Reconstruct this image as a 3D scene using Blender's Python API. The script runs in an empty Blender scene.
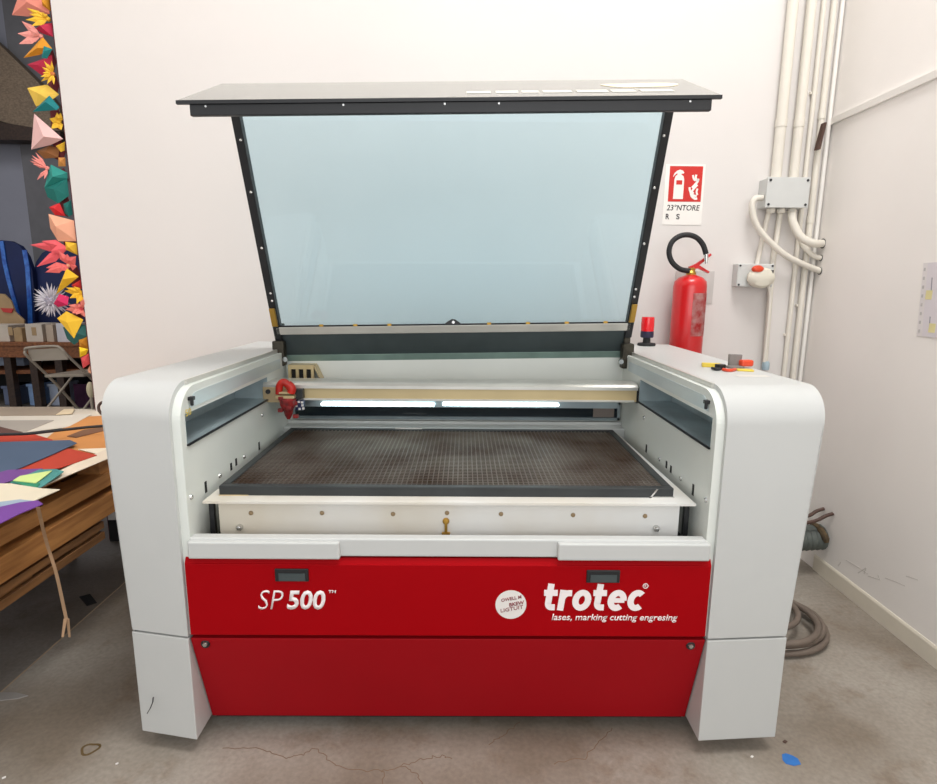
import bpy, bmesh, math, random
from mathutils import Vector, Matrix
random.seed(7)
SC = bpy.context.scene
COL = SC.collection
V = Vector
PI = math.pi

# ------------------------------------------------------------------ camera
CAMLOC = V((.039, -1.49, 1.376))
FPX = 573.0
_yaw, _pit, _rol = math.radians(.45), math.radians(10.35), math.radians(.48)
_f = V((math.sin(_yaw)*math.cos(_pit), math.cos(_yaw)*math.cos(_pit), -math.sin(_pit)))
_r = V((math.cos(_yaw), -math.sin(_yaw), 0))
_u = _r.cross(_f)
_r, _u = math.cos(_rol)*_r + math.sin(_rol)*_u, -math.sin(_rol)*_r + math.cos(_rol)*_u
cd = bpy.data.cameras.new('camera')
cam = bpy.data.objects.new('camera', cd)
COL.objects.link(cam)
cd.sensor_width = 36
cd.lens = FPX/937*36
cd.clip_start = .02
M = Matrix.Identity(4)
for i in range(3):
    M[i][0], M[i][1], M[i][2], M[i][3] = _r[i], _u[i], -_f[i], CAMLOC[i]
cam.matrix_world = M
SC.camera = cam

def ray(x, y): return (x-468.5)/FPX*_r - (y-392)/FPX*_u + _f
def onx(x, y, X): d = ray(x, y); return CAMLOC + d*((X-CAMLOC.x)/d.x)
def ony(x, y, Y): d = ray(x, y); return CAMLOC + d*((Y-CAMLOC.y)/d.y)
def onz(x, y, Z): d = ray(x, y); return CAMLOC + d*((Z-CAMLOC.z)/d.z)

# ------------------------------------------------------------------ materials
def lin(c):
    return tuple((v/255/12.92 if v/255 <= .04045 else ((v/255+.055)/1.055)**2.4) for v in c) + (1,)

def mat(name, rgb, rough=.5, metal=0, var=.06, scale=8, bump=0, bscale=60, spec=.5, rgb2=None, coat=0, detail=4):
    m = bpy.data.materials.new(name)
    m.use_nodes = True
    nt = m.node_tree
    b = nt.nodes['Principled BSDF']
    b.inputs['Roughness'].default_value = rough
    b.inputs['Metallic'].default_value = metal
    b.inputs['Specular IOR Level'].default_value = spec
    if coat: b.inputs['Coat Weight'].default_value = coat
    tc = nt.nodes.new('ShaderNodeTexCoord')
    nz = nt.nodes.new('ShaderNodeTexNoise')
    nz.inputs['Scale'].default_value = scale
    nz.inputs['Detail'].default_value = detail
    nt.links.new(tc.outputs['Object'], nz.inputs['Vector'])
    rp = nt.nodes.new('ShaderNodeValToRGB')
    c = lin(rgb)
    if rgb2:
        rp.color_ramp.elements[0].color = lin(rgb2); rp.color_ramp.elements[1].color = c
    else:
        rp.color_ramp.elements[0].color = tuple(v*(1-var) for v in c[:3]) + (1,)
        rp.color_ramp.elements[1].color = tuple(min(1, v*(1+var)) for v in c[:3]) + (1,)
    rp.color_ramp.elements[0].position = .35
    rp.color_ramp.elements[1].position = .65
    nt.links.new(nz.outputs['Fac'], rp.inputs['Fac'])
    nt.links.new(rp.outputs['Color'], b.inputs['Base Color'])
    if bump:
        n2 = nt.nodes.new('ShaderNodeTexNoise')
        n2.inputs['Scale'].default_value = bscale
        n2.inputs['Detail'].default_value = 3
        nt.links.new(tc.outputs['Object'], n2.inputs['Vector'])
        bp = nt.nodes.new('ShaderNodeBump')
        bp.inputs['Strength'].default_value = bump
        bp.inputs['Distance'].default_value = .004
        nt.links.new(n2.outputs['Fac'], bp.inputs['Height'])
        nt.links.new(bp.outputs['Normal'], b.inputs['Normal'])
    return m

def emit(name, rgb, s):
    m = bpy.data.materials.new(name); m.use_nodes = True
    b = m.node_tree.nodes['Principled BSDF']
    b.inputs['Base Color'].default_value = lin(rgb)
    b.inputs['Emission Color'].default_value = lin(rgb)
    b.inputs['Emission Strength'].default_value = s
    return m

def pane_mat(name, tint, gloss=.08, rough=.02, haze=0, hazecol=(200, 200, 195)):
    """thin tinted pane: a tinted see-through body under a fresnel reflection"""
    m = bpy.data.materials.new(name); m.use_nodes = True
    nt = m.node_tree; nt.nodes.clear()
    out = nt.nodes.new('ShaderNodeOutputMaterial')
    tr = nt.nodes.new('ShaderNodeBsdfTransparent'); tr.inputs[0].default_value = lin(tint)
    gl = nt.nodes.new('ShaderNodeBsdfGlossy'); gl.inputs['Roughness'].default_value = rough
    fr = nt.nodes.new('ShaderNodeFresnel'); fr.inputs[0].default_value = 1.45
    mx = nt.nodes.new('ShaderNodeMixShader')
    nt.links.new(fr.outputs[0], mx.inputs[0])
    base = tr.outputs[0]
    if haze:
        df = nt.nodes.new('ShaderNodeBsdfDiffuse'); df.inputs[0].default_value = lin(hazecol)
        m2 = nt.nodes.new('ShaderNodeMixShader'); m2.inputs[0].default_value = haze
        nt.links.new(tr.outputs[0], m2.inputs[1]); nt.links.new(df.outputs[0], m2.inputs[2])
        base = m2.outputs[0]
    nt.links.new(base, mx.inputs[1]); nt.links.new(gl.outputs[0], mx.inputs[2])
    nt.links.new(mx.outputs[0], out.inputs[0])
    return m

def wood(name, a, b_, rough=.6):
    m = mat(name, a, rough, rgb2=b_, scale=6, bump=.15, bscale=30)
    nt = m.node_tree
    nz = [n for n in nt.nodes if n.type == 'TEX_NOISE'][0]
    mp = nt.nodes.new('ShaderNodeMapping')
    mp.inputs['Scale'].default_value = (6, .7, 9)
    tc = [n for n in nt.nodes if n.type == 'TEX_COORD'][0]
    nt.links.new(tc.outputs['Object'], mp.inputs['Vector'])
    nt.links.new(mp.outputs['Vector'], nz.inputs['Vector'])
    return m

m_wall = mat('wall_paint', (222, 217, 213), .75, var=.012, scale=1.5, bump=.06, bscale=35)
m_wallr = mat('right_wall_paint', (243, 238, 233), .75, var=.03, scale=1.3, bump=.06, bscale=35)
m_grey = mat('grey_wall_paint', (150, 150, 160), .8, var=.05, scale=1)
m_white = mat('white_powder_coat', (194, 196, 194), .42, var=.012, scale=3, bump=.12, bscale=900)
m_inner = mat('inner_white_enamel', (220, 224, 218), .38, var=.03, scale=3)
m_galv = mat('galvanised_steel', (150, 163, 168), .33, .85, var=.12, scale=5)
m_slot = mat('blued_steel_slot', (176, 190, 194), .38, .45, var=.2, scale=5)
m_band = mat('pale_galvanised_band', (196, 206, 208), .35, .35, var=.06, scale=4)
m_galvd = mat('dull_and_shaded_steel', (78, 88, 90), .45, .5, var=.12, scale=5)  # dark tone carries the shade on the lid's galvanised flange
m_alu = mat('brushed_aluminium', (214, 212, 205), .3, .55, var=.05, scale=6)
m_champ = mat('champagne_anodised_aluminium', (206, 186, 142), .35, .35, var=.1, scale=2.5)
m_red = mat('red_powder_coat', (156, 0, 10), .55, var=.03, scale=3, bump=.06, bscale=900, spec=.08)
m_red2 = mat('dark_red_powder_coat', (158, 10, 22), .55, var=.03, scale=3, bump=.06, bscale=900, spec=.12)
m_black = mat('black_metal', (26, 27, 30), .4, var=.1, scale=10)
m_frame = mat('dark_grey_frame', (52, 55, 56), .42, .3, var=.12, scale=10)
m_rubber = mat('black_rubber', (28, 28, 30), .6, var=.1, scale=20)
m_dark = mat('unlit_black_interior', (14, 15, 16), .7)
m_grid = mat('charred_cutting_grid', (112, 104, 96), .5, .3, rgb2=(66, 46, 32), scale=4, bump=.2, bscale=80)
m_ash = mat('sooty_tray', (42, 34, 28), .8, rgb2=(20, 16, 14), scale=9)
m_tray = mat('tray_paint_with_scorches', (222, 222, 219), .45, rgb2=(208, 200, 184), scale=2.2)
m_brass = mat('brass', (190, 150, 70), .35, .8, var=.15)
m_dullbrass = mat('dull_brass', (150, 128, 96), .5, .3, var=.15)
m_chrome = mat('chrome', (210, 210, 208), .18, .95)
m_lens = mat('smoked_window', (30, 40, 46), .08, .1)
m_lettering = mat('white_lettering', (240, 232, 232), .5, var=.01)
m_led = emit('led_strip', (225, 250, 255), 9)
m_glass = pane_mat('blue_tinted_glass', (236, 249, 254), rough=.02, haze=.03, hazecol=(200, 222, 226))
m_glassg = pane_mat('grey_tinted_glass', (196, 204, 200), rough=.12, haze=.6, hazecol=(196, 195, 188))
m_beacon = mat('red_beacon_dome', (225, 10, 25), .2, var=.05, coat=.5)
m_cream = mat('cream_plastic', (222, 216, 200), .5, var=.03)
m_pvc = mat('cream_pvc_conduit', (226, 220, 208), .45, var=.02)
m_pvcw = mat('white_pvc', (236, 232, 226), .45, var=.02)
m_boxgrey = mat('light_grey_plastic', (206, 207, 204), .5, var=.02)
m_orange = mat('orange_red_plastic', (222, 74, 40), .35, var=.08)
m_ext = mat('extinguisher_red', (205, 22, 26), .28, var=.04, coat=.4)
m_extlab = mat('extinguisher_label', (228, 176, 172), .5, rgb2=(206, 50, 50), scale=26, detail=6)
m_sign = mat('sign_white', (240, 236, 230), .4, var=.01)
m_signred = mat('sign_red', (205, 38, 30), .4, var=.03)
m_ink = mat('black_ink', (40, 40, 44), .6)
m_sticker = mat('sticker_white', (226, 222, 218), .5, var=.02)
m_stickerink = mat('sticker_brown_print', (140, 70, 74), .6)
m_yellow = mat('yellow_plastic', (224, 196, 70), .45, var=.1)
m_greyplastic = mat('grey_plastic', (128, 122, 118), .6, var=.12, scale=30)
m_duct = mat('grey_green_duct', (98, 104, 98), .6, rgb2=(72, 78, 74), scale=7)
m_rust = mat('brown_foam', (98, 80, 54), .9, rgb2=(58, 48, 36), scale=30, bump=.5)
m_cable = mat('brown_grey_cable', (104, 92, 82), .6, var=.12, scale=12)
m_browncable = mat('dark_brown_cable', (78, 54, 44), .55, var=.1)
m_bluetape = mat('blue_tape', (36, 104, 176), .6, var=.1, scale=40)
m_board = wood('pallet_wood', (186, 130, 72), (150, 98, 52))
m_boardd = wood('old_pallet_wood', (140, 98, 58), (104, 70, 40))
m_bench = wood('bench_wood', (150, 92, 52), (112, 64, 34))
m_timber = wood('roof_timber', (138, 118, 96), (112, 94, 76))
m_beam = wood('dark_beam', (66, 46, 34), (46, 32, 24))
m_taupe = mat('taupe_metal', (176, 162, 144), .45, var=.04)
m_card = mat('cardboard', (176, 146, 108), .8, var=.06)
m_ltcard = mat('pale_carton', (206, 192, 176), .7, var=.05)
m_navy = mat('navy_paper', (14, 30, 78), .6, var=.2, scale=3)
m_azure = mat('azure_foil', (66, 128, 214), .35, rgb2=(34, 80, 170), scale=14)
m_bluecrate = mat('skylit_pale_blue', (142, 172, 214), .5, var=.12, scale=12)
m_purplecloth = mat('plum_cloth', (112, 70, 104), .9, var=.15, scale=10)
m_base = mat('baseboard_paint', (222, 214, 198), .5, var=.03)
m_tape = mat('translucent_tape', (170, 138, 108), .3, var=.1, scale=20)

def paper(name, rgb): return mat(name, rgb, .85, var=.03, scale=5)

# floor: mottled concrete
m_floor = mat('worn_concrete', (160, 153, 143), .5, rgb2=(122, 111, 98), scale=1.9, bump=.12, bscale=14, detail=9)
nt = m_floor.node_tree
b = nt.nodes['Principled BSDF']
tc = [n for n in nt.nodes if n.type == 'TEX_COORD'][0]
rp0 = [n for n in nt.nodes if n.type == 'VALTORGB'][0]
n2 = nt.nodes.new('ShaderNodeTexNoise'); n2.inputs['Scale'].default_value = 5.5; n2.inputs['Detail'].default_value = 8
n2.inputs['Roughness'].default_value = .7
nt.links.new(tc.outputs['Object'], n2.inputs['Vector'])
r2 = nt.nodes.new('ShaderNodeValToRGB')
r2.color_ramp.elements[0].position = .53; r2.color_ramp.elements[0].color = (0, 0, 0, 1)
r2.color_ramp.elements[1].position = .74; r2.color_ramp.elements[1].color = (.7, .7, .7, 1)
nt.links.new(n2.outputs['Fac'], r2.inputs['Fac'])
mx = nt.nodes.new('ShaderNodeMixRGB'); mx.inputs['Color2'].default_value = lin((106, 84, 62))
nt.links.new(r2.outputs['Color'], mx.inputs['Fac']); nt.links.new(rp0.outputs['Color'], mx.inputs['Color1'])
n3 = nt.nodes.new('ShaderNodeTexNoise'); n3.inputs['Scale'].default_value = 70; n3.inputs['Detail'].default_value = 6
nt.links.new(tc.outputs['Object'], n3.inputs['Vector'])
r3 = nt.nodes.new('ShaderNodeMapRange'); r3.inputs['From Min'].default_value = .3; r3.inputs['From Max'].default_value = .7
r3.inputs['To Min'].default_value = .86; r3.inputs['To Max'].default_value = 1.1
nt.links.new(n3.outputs['Fac'], r3.inputs['Value'])
mu = nt.nodes.new('ShaderNodeMixRGB'); mu.blend_type = 'MULTIPLY'; mu.inputs['Fac'].default_value = 1
nt.links.new(mx.outputs['Color'], mu.inputs['Color1']); nt.links.new(r3.outputs['Result'], mu.inputs['Color2'])
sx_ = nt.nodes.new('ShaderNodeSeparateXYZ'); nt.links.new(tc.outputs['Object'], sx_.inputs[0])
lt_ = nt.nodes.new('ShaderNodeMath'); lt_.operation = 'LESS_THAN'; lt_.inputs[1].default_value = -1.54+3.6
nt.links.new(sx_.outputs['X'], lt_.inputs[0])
m5 = nt.nodes.new('ShaderNodeMixRGB'); m5.blend_type = 'MULTIPLY'; m5.inputs['Color2'].default_value = (.66, .66, .68, 1)  # left of the joint the colour is darkened for shade under the pallets
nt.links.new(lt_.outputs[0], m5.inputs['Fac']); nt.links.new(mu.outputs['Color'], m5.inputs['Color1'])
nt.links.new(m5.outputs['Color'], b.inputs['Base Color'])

# ------------------------------------------------------------------ object helpers
def wloc(o):
    p = V((0, 0, 0))
    while o is not None:
        p += o.location; o = o.parent
    return p

def thing(name, label, cat, loc=(0, 0, 0), group=None):
    o = bpy.data.objects.new(name, None)
    o.empty_display_size = .05
    COL.objects.link(o); o.location = loc
    o['label'] = label; o['category'] = cat
    if group: o['group'] = group
    return o

def tag(o, label, cat, group=None, kind=None):
    o['label'] = label; o['category'] = cat
    if group: o['group'] = group
    if kind: o['kind'] = kind
    return o

def obj(name, bm, m, parent=None, smooth=False):
    bmesh.ops.recalc_face_normals(bm, faces=bm.faces[:])
    me = bpy.data.meshes.new(name)
    bm.to_mesh(me); bm.free()
    c = V((0, 0, 0))
    if len(me.vertices):
        lo = V([min(v.co[i] for v in me.vertices) for i in range(3)])
        hi = V([max(v.co[i] for v in me.vertices) for i in range(3)])
        c = V(((lo.x+hi.x)/2, (lo.y+hi.y)/2, lo.z))
    for v in me.vertices: v.co -= c
    if smooth:
        for p in me.polygons: p.use_smooth = True
    me.materials.append(m)
    o = bpy.data.objects.new(name, me)
    COL.objects.link(o)
    o.location = c - (wloc(parent) if parent else V((0, 0, 0)))
    if parent: o.parent = parent
    if smooth:
        try:
            md = o.modifiers.new('edges', 'EDGE_SPLIT'); md.split_angle = math.radians(38)
        except Exception: pass
    return o

def struct(name, bm, m, parent=None):
    o = obj(name, bm, m, parent); o['kind'] = 'structure'; return o

def BM(): return bmesh.new()

def box(bm, x0, x1, y0, y1, z0, z1, bev=0, seg=2):
    vs = [bm.verts.new((x, y, z)) for x in (x0, x1) for y in (y0, y1) for z in (z0, z1)]
    fs = [(0, 1, 3, 2), (4, 6, 7, 5), (0, 4, 5, 1), (2, 3, 7, 6), (0, 2, 6, 4), (1, 5, 7, 3)]
    fa = [bm.faces.new([vs[i] for i in f]) for f in fs]
    if bev:
        es = list({e for f in fa for e in f.edges})
        bmesh.ops.bevel(bm, geom=es, offset=bev, segments=seg, affect='EDGES', profile=.5)
    return bm

def hexa(bm, P, bev=0):
    """box from 8 points ordered like box()"""
    vs = [bm.verts.new(p) for p in P]
    fs = [(0, 1, 3, 2), (4, 6, 7, 5), (0, 4, 5, 1), (2, 3, 7, 6), (0, 2, 6, 4), (1, 5, 7, 3)]
    fa = [bm.faces.new([vs[i] for i in f]) for f in fs]
    if bev:
        es = list({e for f in fa for e in f.edges})
        bmesh.ops.bevel(bm, geom=es, offset=bev, segments=2, affect='EDGES', profile=.5)
    return bm

def prism(bm, pts, d):
    """polygon pts (3D, planar) extruded by vector d"""
    d = V(d)
    a = [bm.verts.new(V(p)) for p in pts]
    c = [bm.verts.new(V(p)+d) for p in pts]
    bm.faces.new(a); bm.faces.new(c[::-1])
    n = len(pts)
    for i in range(n): bm.faces.new([a[i], c[i], c[(i+1) % n], a[(i+1) % n]])
    return bm

def tube(bm, pts, r, n=10, closed=False, r_list=None):
    pts = [V(p) for p in pts]; N = len(pts); rings = []
    nrm = None
    for i, p in enumerate(pts):
        if closed: t = pts[(i+1) % N]-pts[i-1]
        else: t = pts[min(i+1, N-1)]-pts[max(i-1, 0)]
        t.normalize()
        if nrm is None:
            nrm = t.cross(V((0, 0, 1)))
            if nrm.length < .1: nrm = t.cross(V((1, 0, 0)))
        nrm = (nrm - t*nrm.dot(t)).normalized()
        bn = t.cross(nrm)
        rr = r_list[i] if r_list else r
        rings.append([bm.verts.new(p + rr*(math.cos(2*PI*k/n)*nrm + math.sin(2*PI*k/n)*bn)) for k in range(n)])
    for i in range(N if closed else N-1):
        A, B = rings[i], rings[(i+1) % N]
        for k in range(n): bm.faces.new([A[k], A[(k+1) % n], B[(k+1) % n], B[k]])
    if not closed:
        bm.faces.new(rings[0][::-1]); bm.faces.new(rings[-1])
    return bm

def spline(P, k=8, closed=False):
    P = [V(p) for p in P]; out = []; n = len(P)
    for i in range(n if closed else n-1):
        if closed: a, b_, c, d = P[i-1], P[i], P[(i+1) % n], P[(i+2) % n]
        else: a, b_, c, d = P[max(i-1, 0)], P[i], P[i+1], P[min(i+2, n-1)]
        for j in range(k):
            t = j/k
            out.append(.5*((2*b_) + (c-a)*t + (2*a-5*b_+4*c-d)*t*t + (3*b_-a-3*c+d)*t**3))
    if not closed: out.append(P[-1])
    return out

def lathe(bm, prof, c, n=24, axis='z'):
    rings = []
    for r, h in prof:
        ring = []
        for k in range(n):
            a = 2*PI*k/n
            if axis == 'z': p = V((r*math.cos(a), r*math.sin(a), h))
            elif axis == 'y': p = V((r*math.cos(a), h, r*math.sin(a)))
            else: p = V((h, r*math.cos(a), r*math.sin(a)))
            ring.append(bm.verts.new(V(c)+p))
        rings.append(ring)
    for A, B in zip(rings, rings[1:]):
        for k in range(n): bm.faces.new([A[k], A[(k+1) % n], B[(k+1) % n], B[k]])
    bm.faces.new(rings[0][::-1]); bm.faces.new(rings[-1])
    return bm

def disc(bm, c, r, d, axis='y', n=20): return lathe(bm, [(r, 0), (r, d)], c, n, axis)

def ribbon(bm, pts, w, y, d=.001, closed=False):
    """flat stroke of width w through 2D points (x,z) on the plane Y=y"""
    ribbon.k = (getattr(ribbon, 'k', 0)+1) % 5; d = d*(1+.12*ribbon.k)
    P = [V((p[0], p[1])) for p in pts]; N = len(P); L, R = [], []
    for i in range(N):
        if closed: t = P[(i+1) % N]-P[i-1]
        else: t = P[min(i+1, N-1)]-P[max(i-1, 0)]
        t.normalize(); n_ = V((-t.y, t.x))
        L.append(P[i]+n_*w/2); R.append(P[i]-n_*w/2)
    for i in range(N if closed else N-1):
        j = (i+1) % N
        q = [L[i], L[j], R[j], R[i]]
        prism(bm, [(a.x, y, a.y) for a in q], (0, -d, 0))
    return bm

def text_bm(bm, body, x0, x1, z0, z1, y, shear=0, offset=0, thick=.0008, rot=0):
    cu = bpy.data.curves.new('lettering', 'FONT')
    cu.body = body; cu.offset = offset; cu.resolution_u = 3
    to = bpy.data.objects.new('lettering', cu)
    COL.objects.link(to)
    dg = bpy.context.evaluated_depsgraph_get()
    me = bpy.data.meshes.new_from_object(to.evaluated_get(dg))
    bpy.data.objects.remove(to); bpy.data.curves.remove(cu)
    xs = [v.co.x for v in me.vertices]; ys = [v.co.y for v in me.vertices]
    xa, xb, ya, yb = min(xs), max(xs), min(ys), max(ys)
    W = (x1-x0) - shear*(z1-z0)
    t = bmesh.new(); t.from_mesh(me); bpy.data.meshes.remove(me)
    cx, cz = (x0+x1)/2, (z0+z1)/2
    for v in t.verts:
        fx = (v.co.x-xa)/(xb-xa); fz = (v.co.y-ya)/(yb-ya)
        x = x0 + fx*W + shear*fz*(z1-z0); z = z0 + fz*(z1-z0)
        dx, dz = x-cx, z-cz
        v.co = V((cx+dx*math.cos(rot)-dz*math.sin(rot), y, cz+dx*math.sin(rot)+dz*math.cos(rot)))
    fs = t.faces[:]
    ret = bmesh.ops.extrude_face_region(t, geom=fs)
    for e in ret['geom']:
        if isinstance(e, bmesh.types.BMVert): e.co.y -= thick
    tmp = bpy.data.meshes.new('tmp'); t.to_mesh(tmp); t.free()
    bm.from_mesh(tmp); bpy.data.meshes.remove(tmp)
    return bm

# ------------------------------------------------------------------ the room
YB = 1.452       # face of the back wall
XR = 1.80        # face of the right wall
XE = -1.885      # left end of the back wall
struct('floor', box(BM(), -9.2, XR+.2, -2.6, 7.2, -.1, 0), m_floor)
FL = bpy.data.objects['floor']
struct('wall_back', box(BM(), XE, XR+.2, YB, YB+.25, 0, 6), m_wall)
wr = struct('wall_right', box(BM(), XR, XR+.2, -2.6, YB, 0, 6), m_wallr)
struct('wall_rear', box(BM(), -9.2, XE, 7.0, 7.2, 0, 5.4), m_grey)
struct('wall_left', box(BM(), -9.2, -9.0, 1.7, 7.0, 0, 5.4), m_grey)
struct('wall_inner', box(BM(), XE, XE+.15, YB+.25, 7.2, 0, 5.4), m_grey)
struct('ceiling', box(BM(), -9.2, XE, 1.7, 7.2, 5.4, 5.5), m_grey)
struct('wall_side', box(BM(), -3.5, -3.3, -2.6, .9, 0, 6), m_wall)
struct('ceiling_main', box(BM(), -3.5, XR+.2, -2.6, YB, 6.0, 6.1), m_wall)
struct('shade_strip_back', box(BM(), XE+.002, -1.0, YB-.006, YB, 0, .12), m_dark)  # black strip standing in for the shade at the wall's foot
# pier on the rear wall
p = ony(28, 190, 6.9)
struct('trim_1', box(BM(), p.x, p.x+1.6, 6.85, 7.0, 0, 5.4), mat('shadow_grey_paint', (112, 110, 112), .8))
# roof timbers of the room beyond
bm = BM()
prism(bm, [ony(-40, 10, 6.7), ony(0, 45, 6.7), ony(38, 82, 6.7), ony(60, 110, 6.7), ony(60, 131, 6.7), ony(30, 129, 6.7), ony(0, 121, 6.7), ony(-60, 110, 6.7)], (0, .14, 0))
struct('trim_2', bm, m_timber)
bm = BM()
prism(bm, [ony(-60, 112, 6.6), ony(60, 132, 6.6), ony(60, 141, 6.6), ony(-60, 138, 6.6)], (0, .24, 0))
struct('trim_3', bm, m_beam)
# baseboard with a sloped top
bm = BM()
prism(bm, [(XR, 1.168, 0), (XR-.007, 1.168, 0), (XR-.007, 1.168, .070), (XR-.003, 1.168, .080), (XR, 1.168, .080)], (0, -3.6, 0))
struct('baseboard_right', bm, m_base)

# cracks, joint and marks of the floor
def floor_line(name, px, w, m, z=.0006, jit=0):
    bm = BM(); P = [onz(a, b_, 0) for a, b_ in px]
    Q = []
    for a, b_ in zip(P, P[1:]):
        for k in range(6):
            q = a.lerp(b_, k/6)
            Q.append(q + V((random.uniform(-jit, jit), random.uniform(-jit, jit), 0)))
    Q.append(P[-1])
    for a, b_ in zip(Q, Q[1:]):
        t = (b_-a).normalized(); n_ = V((-t.y, t.x, 0))*w/2
        prism(bm, [a+n_, b_+n_, b_-n_, a-n_], (0, 0, z))
    return obj(name, bm, m, FL)
m_crack = mat('crack_dirt', (122, 102, 84), .9)
m_joint = mat('joint_filler', (172, 152, 128), .8)
floor_line('floor_joint', [(-60, 747), (0, 693), (122, 585), (135, 573)], .006, m_joint)
for c in ([(222, 748), (262, 749), (285, 758), (300, 756), (316, 748), (330, 762), (352, 770), (382, 771), (402, 766), (422, 759), (440, 756), (452, 759)],
          [(382, 771), (384, 784), (380, 800)], [(402, 766), (418, 776), (424, 790)], [(490, 744), (505, 734), (520, 722)], [(555, 764), (585, 758), (598, 744), (612, 728)]):
    floor_line('floor_crack', c, .0025, m_crack, .0005, .006)
bm = BM(); R = []
c0 = onz(90, 749, 0)
for k in range(28):
    a = 2*PI*k/28; w = .003*math.sin(3*a)
    R.append((c0.x+(.024+w)*math.cos(a), c0.y+(.020+w)*math.sin(a)))
for i in range(28):
    a, b_ = V(R[i]), V(R[(i+1) % 28]); t = (b_-a).normalized(); n_ = V((-t.y, t.x))*.0035
    prism(bm, [(q.x, q.y, 0) for q in (a+n_, b_+n_, b_-n_, a-n_)], (0, 0, .0006))
obj('ring_stain', bm, mat('brown_stain', (98, 78, 44), .6), FL)

# scuffs on the right wall
m_scuff = mat('scuff', (220, 214, 208), .8)
for pp in ([(846, 560), (856, 566), (868, 574)], [(858, 573), (866, 568), (864, 574)], [(868, 576), (880, 580), (878, 575)], [(885, 578), (896, 582), (905, 586)], [(838, 566), (841, 562)], [(906, 576), (918, 580)]):
    bm = BM(); P = [onx(a, b_, XR) for a, b_ in pp]
    for a, b_ in zip(P, P[1:]):
        t = (b_-a).normalized(); n_ = V((0, -t.z, t.y))*.0025
        prism(bm, [a+n_, b_+n_, b_-n_, a-n_], (-.0006, 0, 0))
    obj('scuff_mark', bm, m_scuff, wr)

# ------------------------------------------------------------------ laser cutter
LC = thing('laser_cutter', 'large white and red laser cutter with its blue glass lid raised', 'laser cutter', (0, .6, 0))
ZT, RC = 1.114, .10
YBK = 1.25
def prof(inset=0, z0=.387, zmin=None):
    r = RC-inset*.4; yf = inset; zt = ZT-inset
    pts = [(yf, z0)]
    for k in range(13):
        a = PI - PI/2*k/12
        pts.append((yf+r+r*math.cos(a), zt-r+r*math.sin(a)))
    pts += [(YBK, zt), (YBK, z0)]
    return pts
SY0, SY1, SZ0, SZ1 = .04, .70, .945, 1.029
def slotted(bm, xa, xb, inset):
    """column slab between two X planes with the long slot left open"""
    d = (xb-xa, 0, 0)
    prism(bm, [(xa, y, z) for y, z in [(inset, .387), (inset, SZ0), (YBK, SZ0), (YBK, .387)]], d)
    prism(bm, [(xa, y, z) for y, z in [(SY1, SZ0), (SY1, SZ1), (YBK, SZ1), (YBK, SZ0)]], d)
    top = [(y, z) for y, z in prof(inset) if z > SZ1+.001]
    # arc point at SZ1
    r = RC-inset*.4; zc = ZT-inset-r
    yy = inset+r-math.sqrt(max(0, r*r-(SZ1-zc)**2)) if SZ1 > zc else inset
    arc_ = [(y, z) for y, z in prof(inset) if SZ0 < z < SZ1-.0005 and y < SY0]
    prism(bm, [(xa, inset, SZ0)]+[(xa, y, z) for y, z in arc_]+[(xa, yy, SZ1), (xa, SY0, SZ1), (xa, SY0, SZ0)], d)
    prism(bm, [(xa, yy, SZ1)]+[(xa, y, z) for y, z in top]+[(xa, YBK, SZ1)], d)
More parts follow.
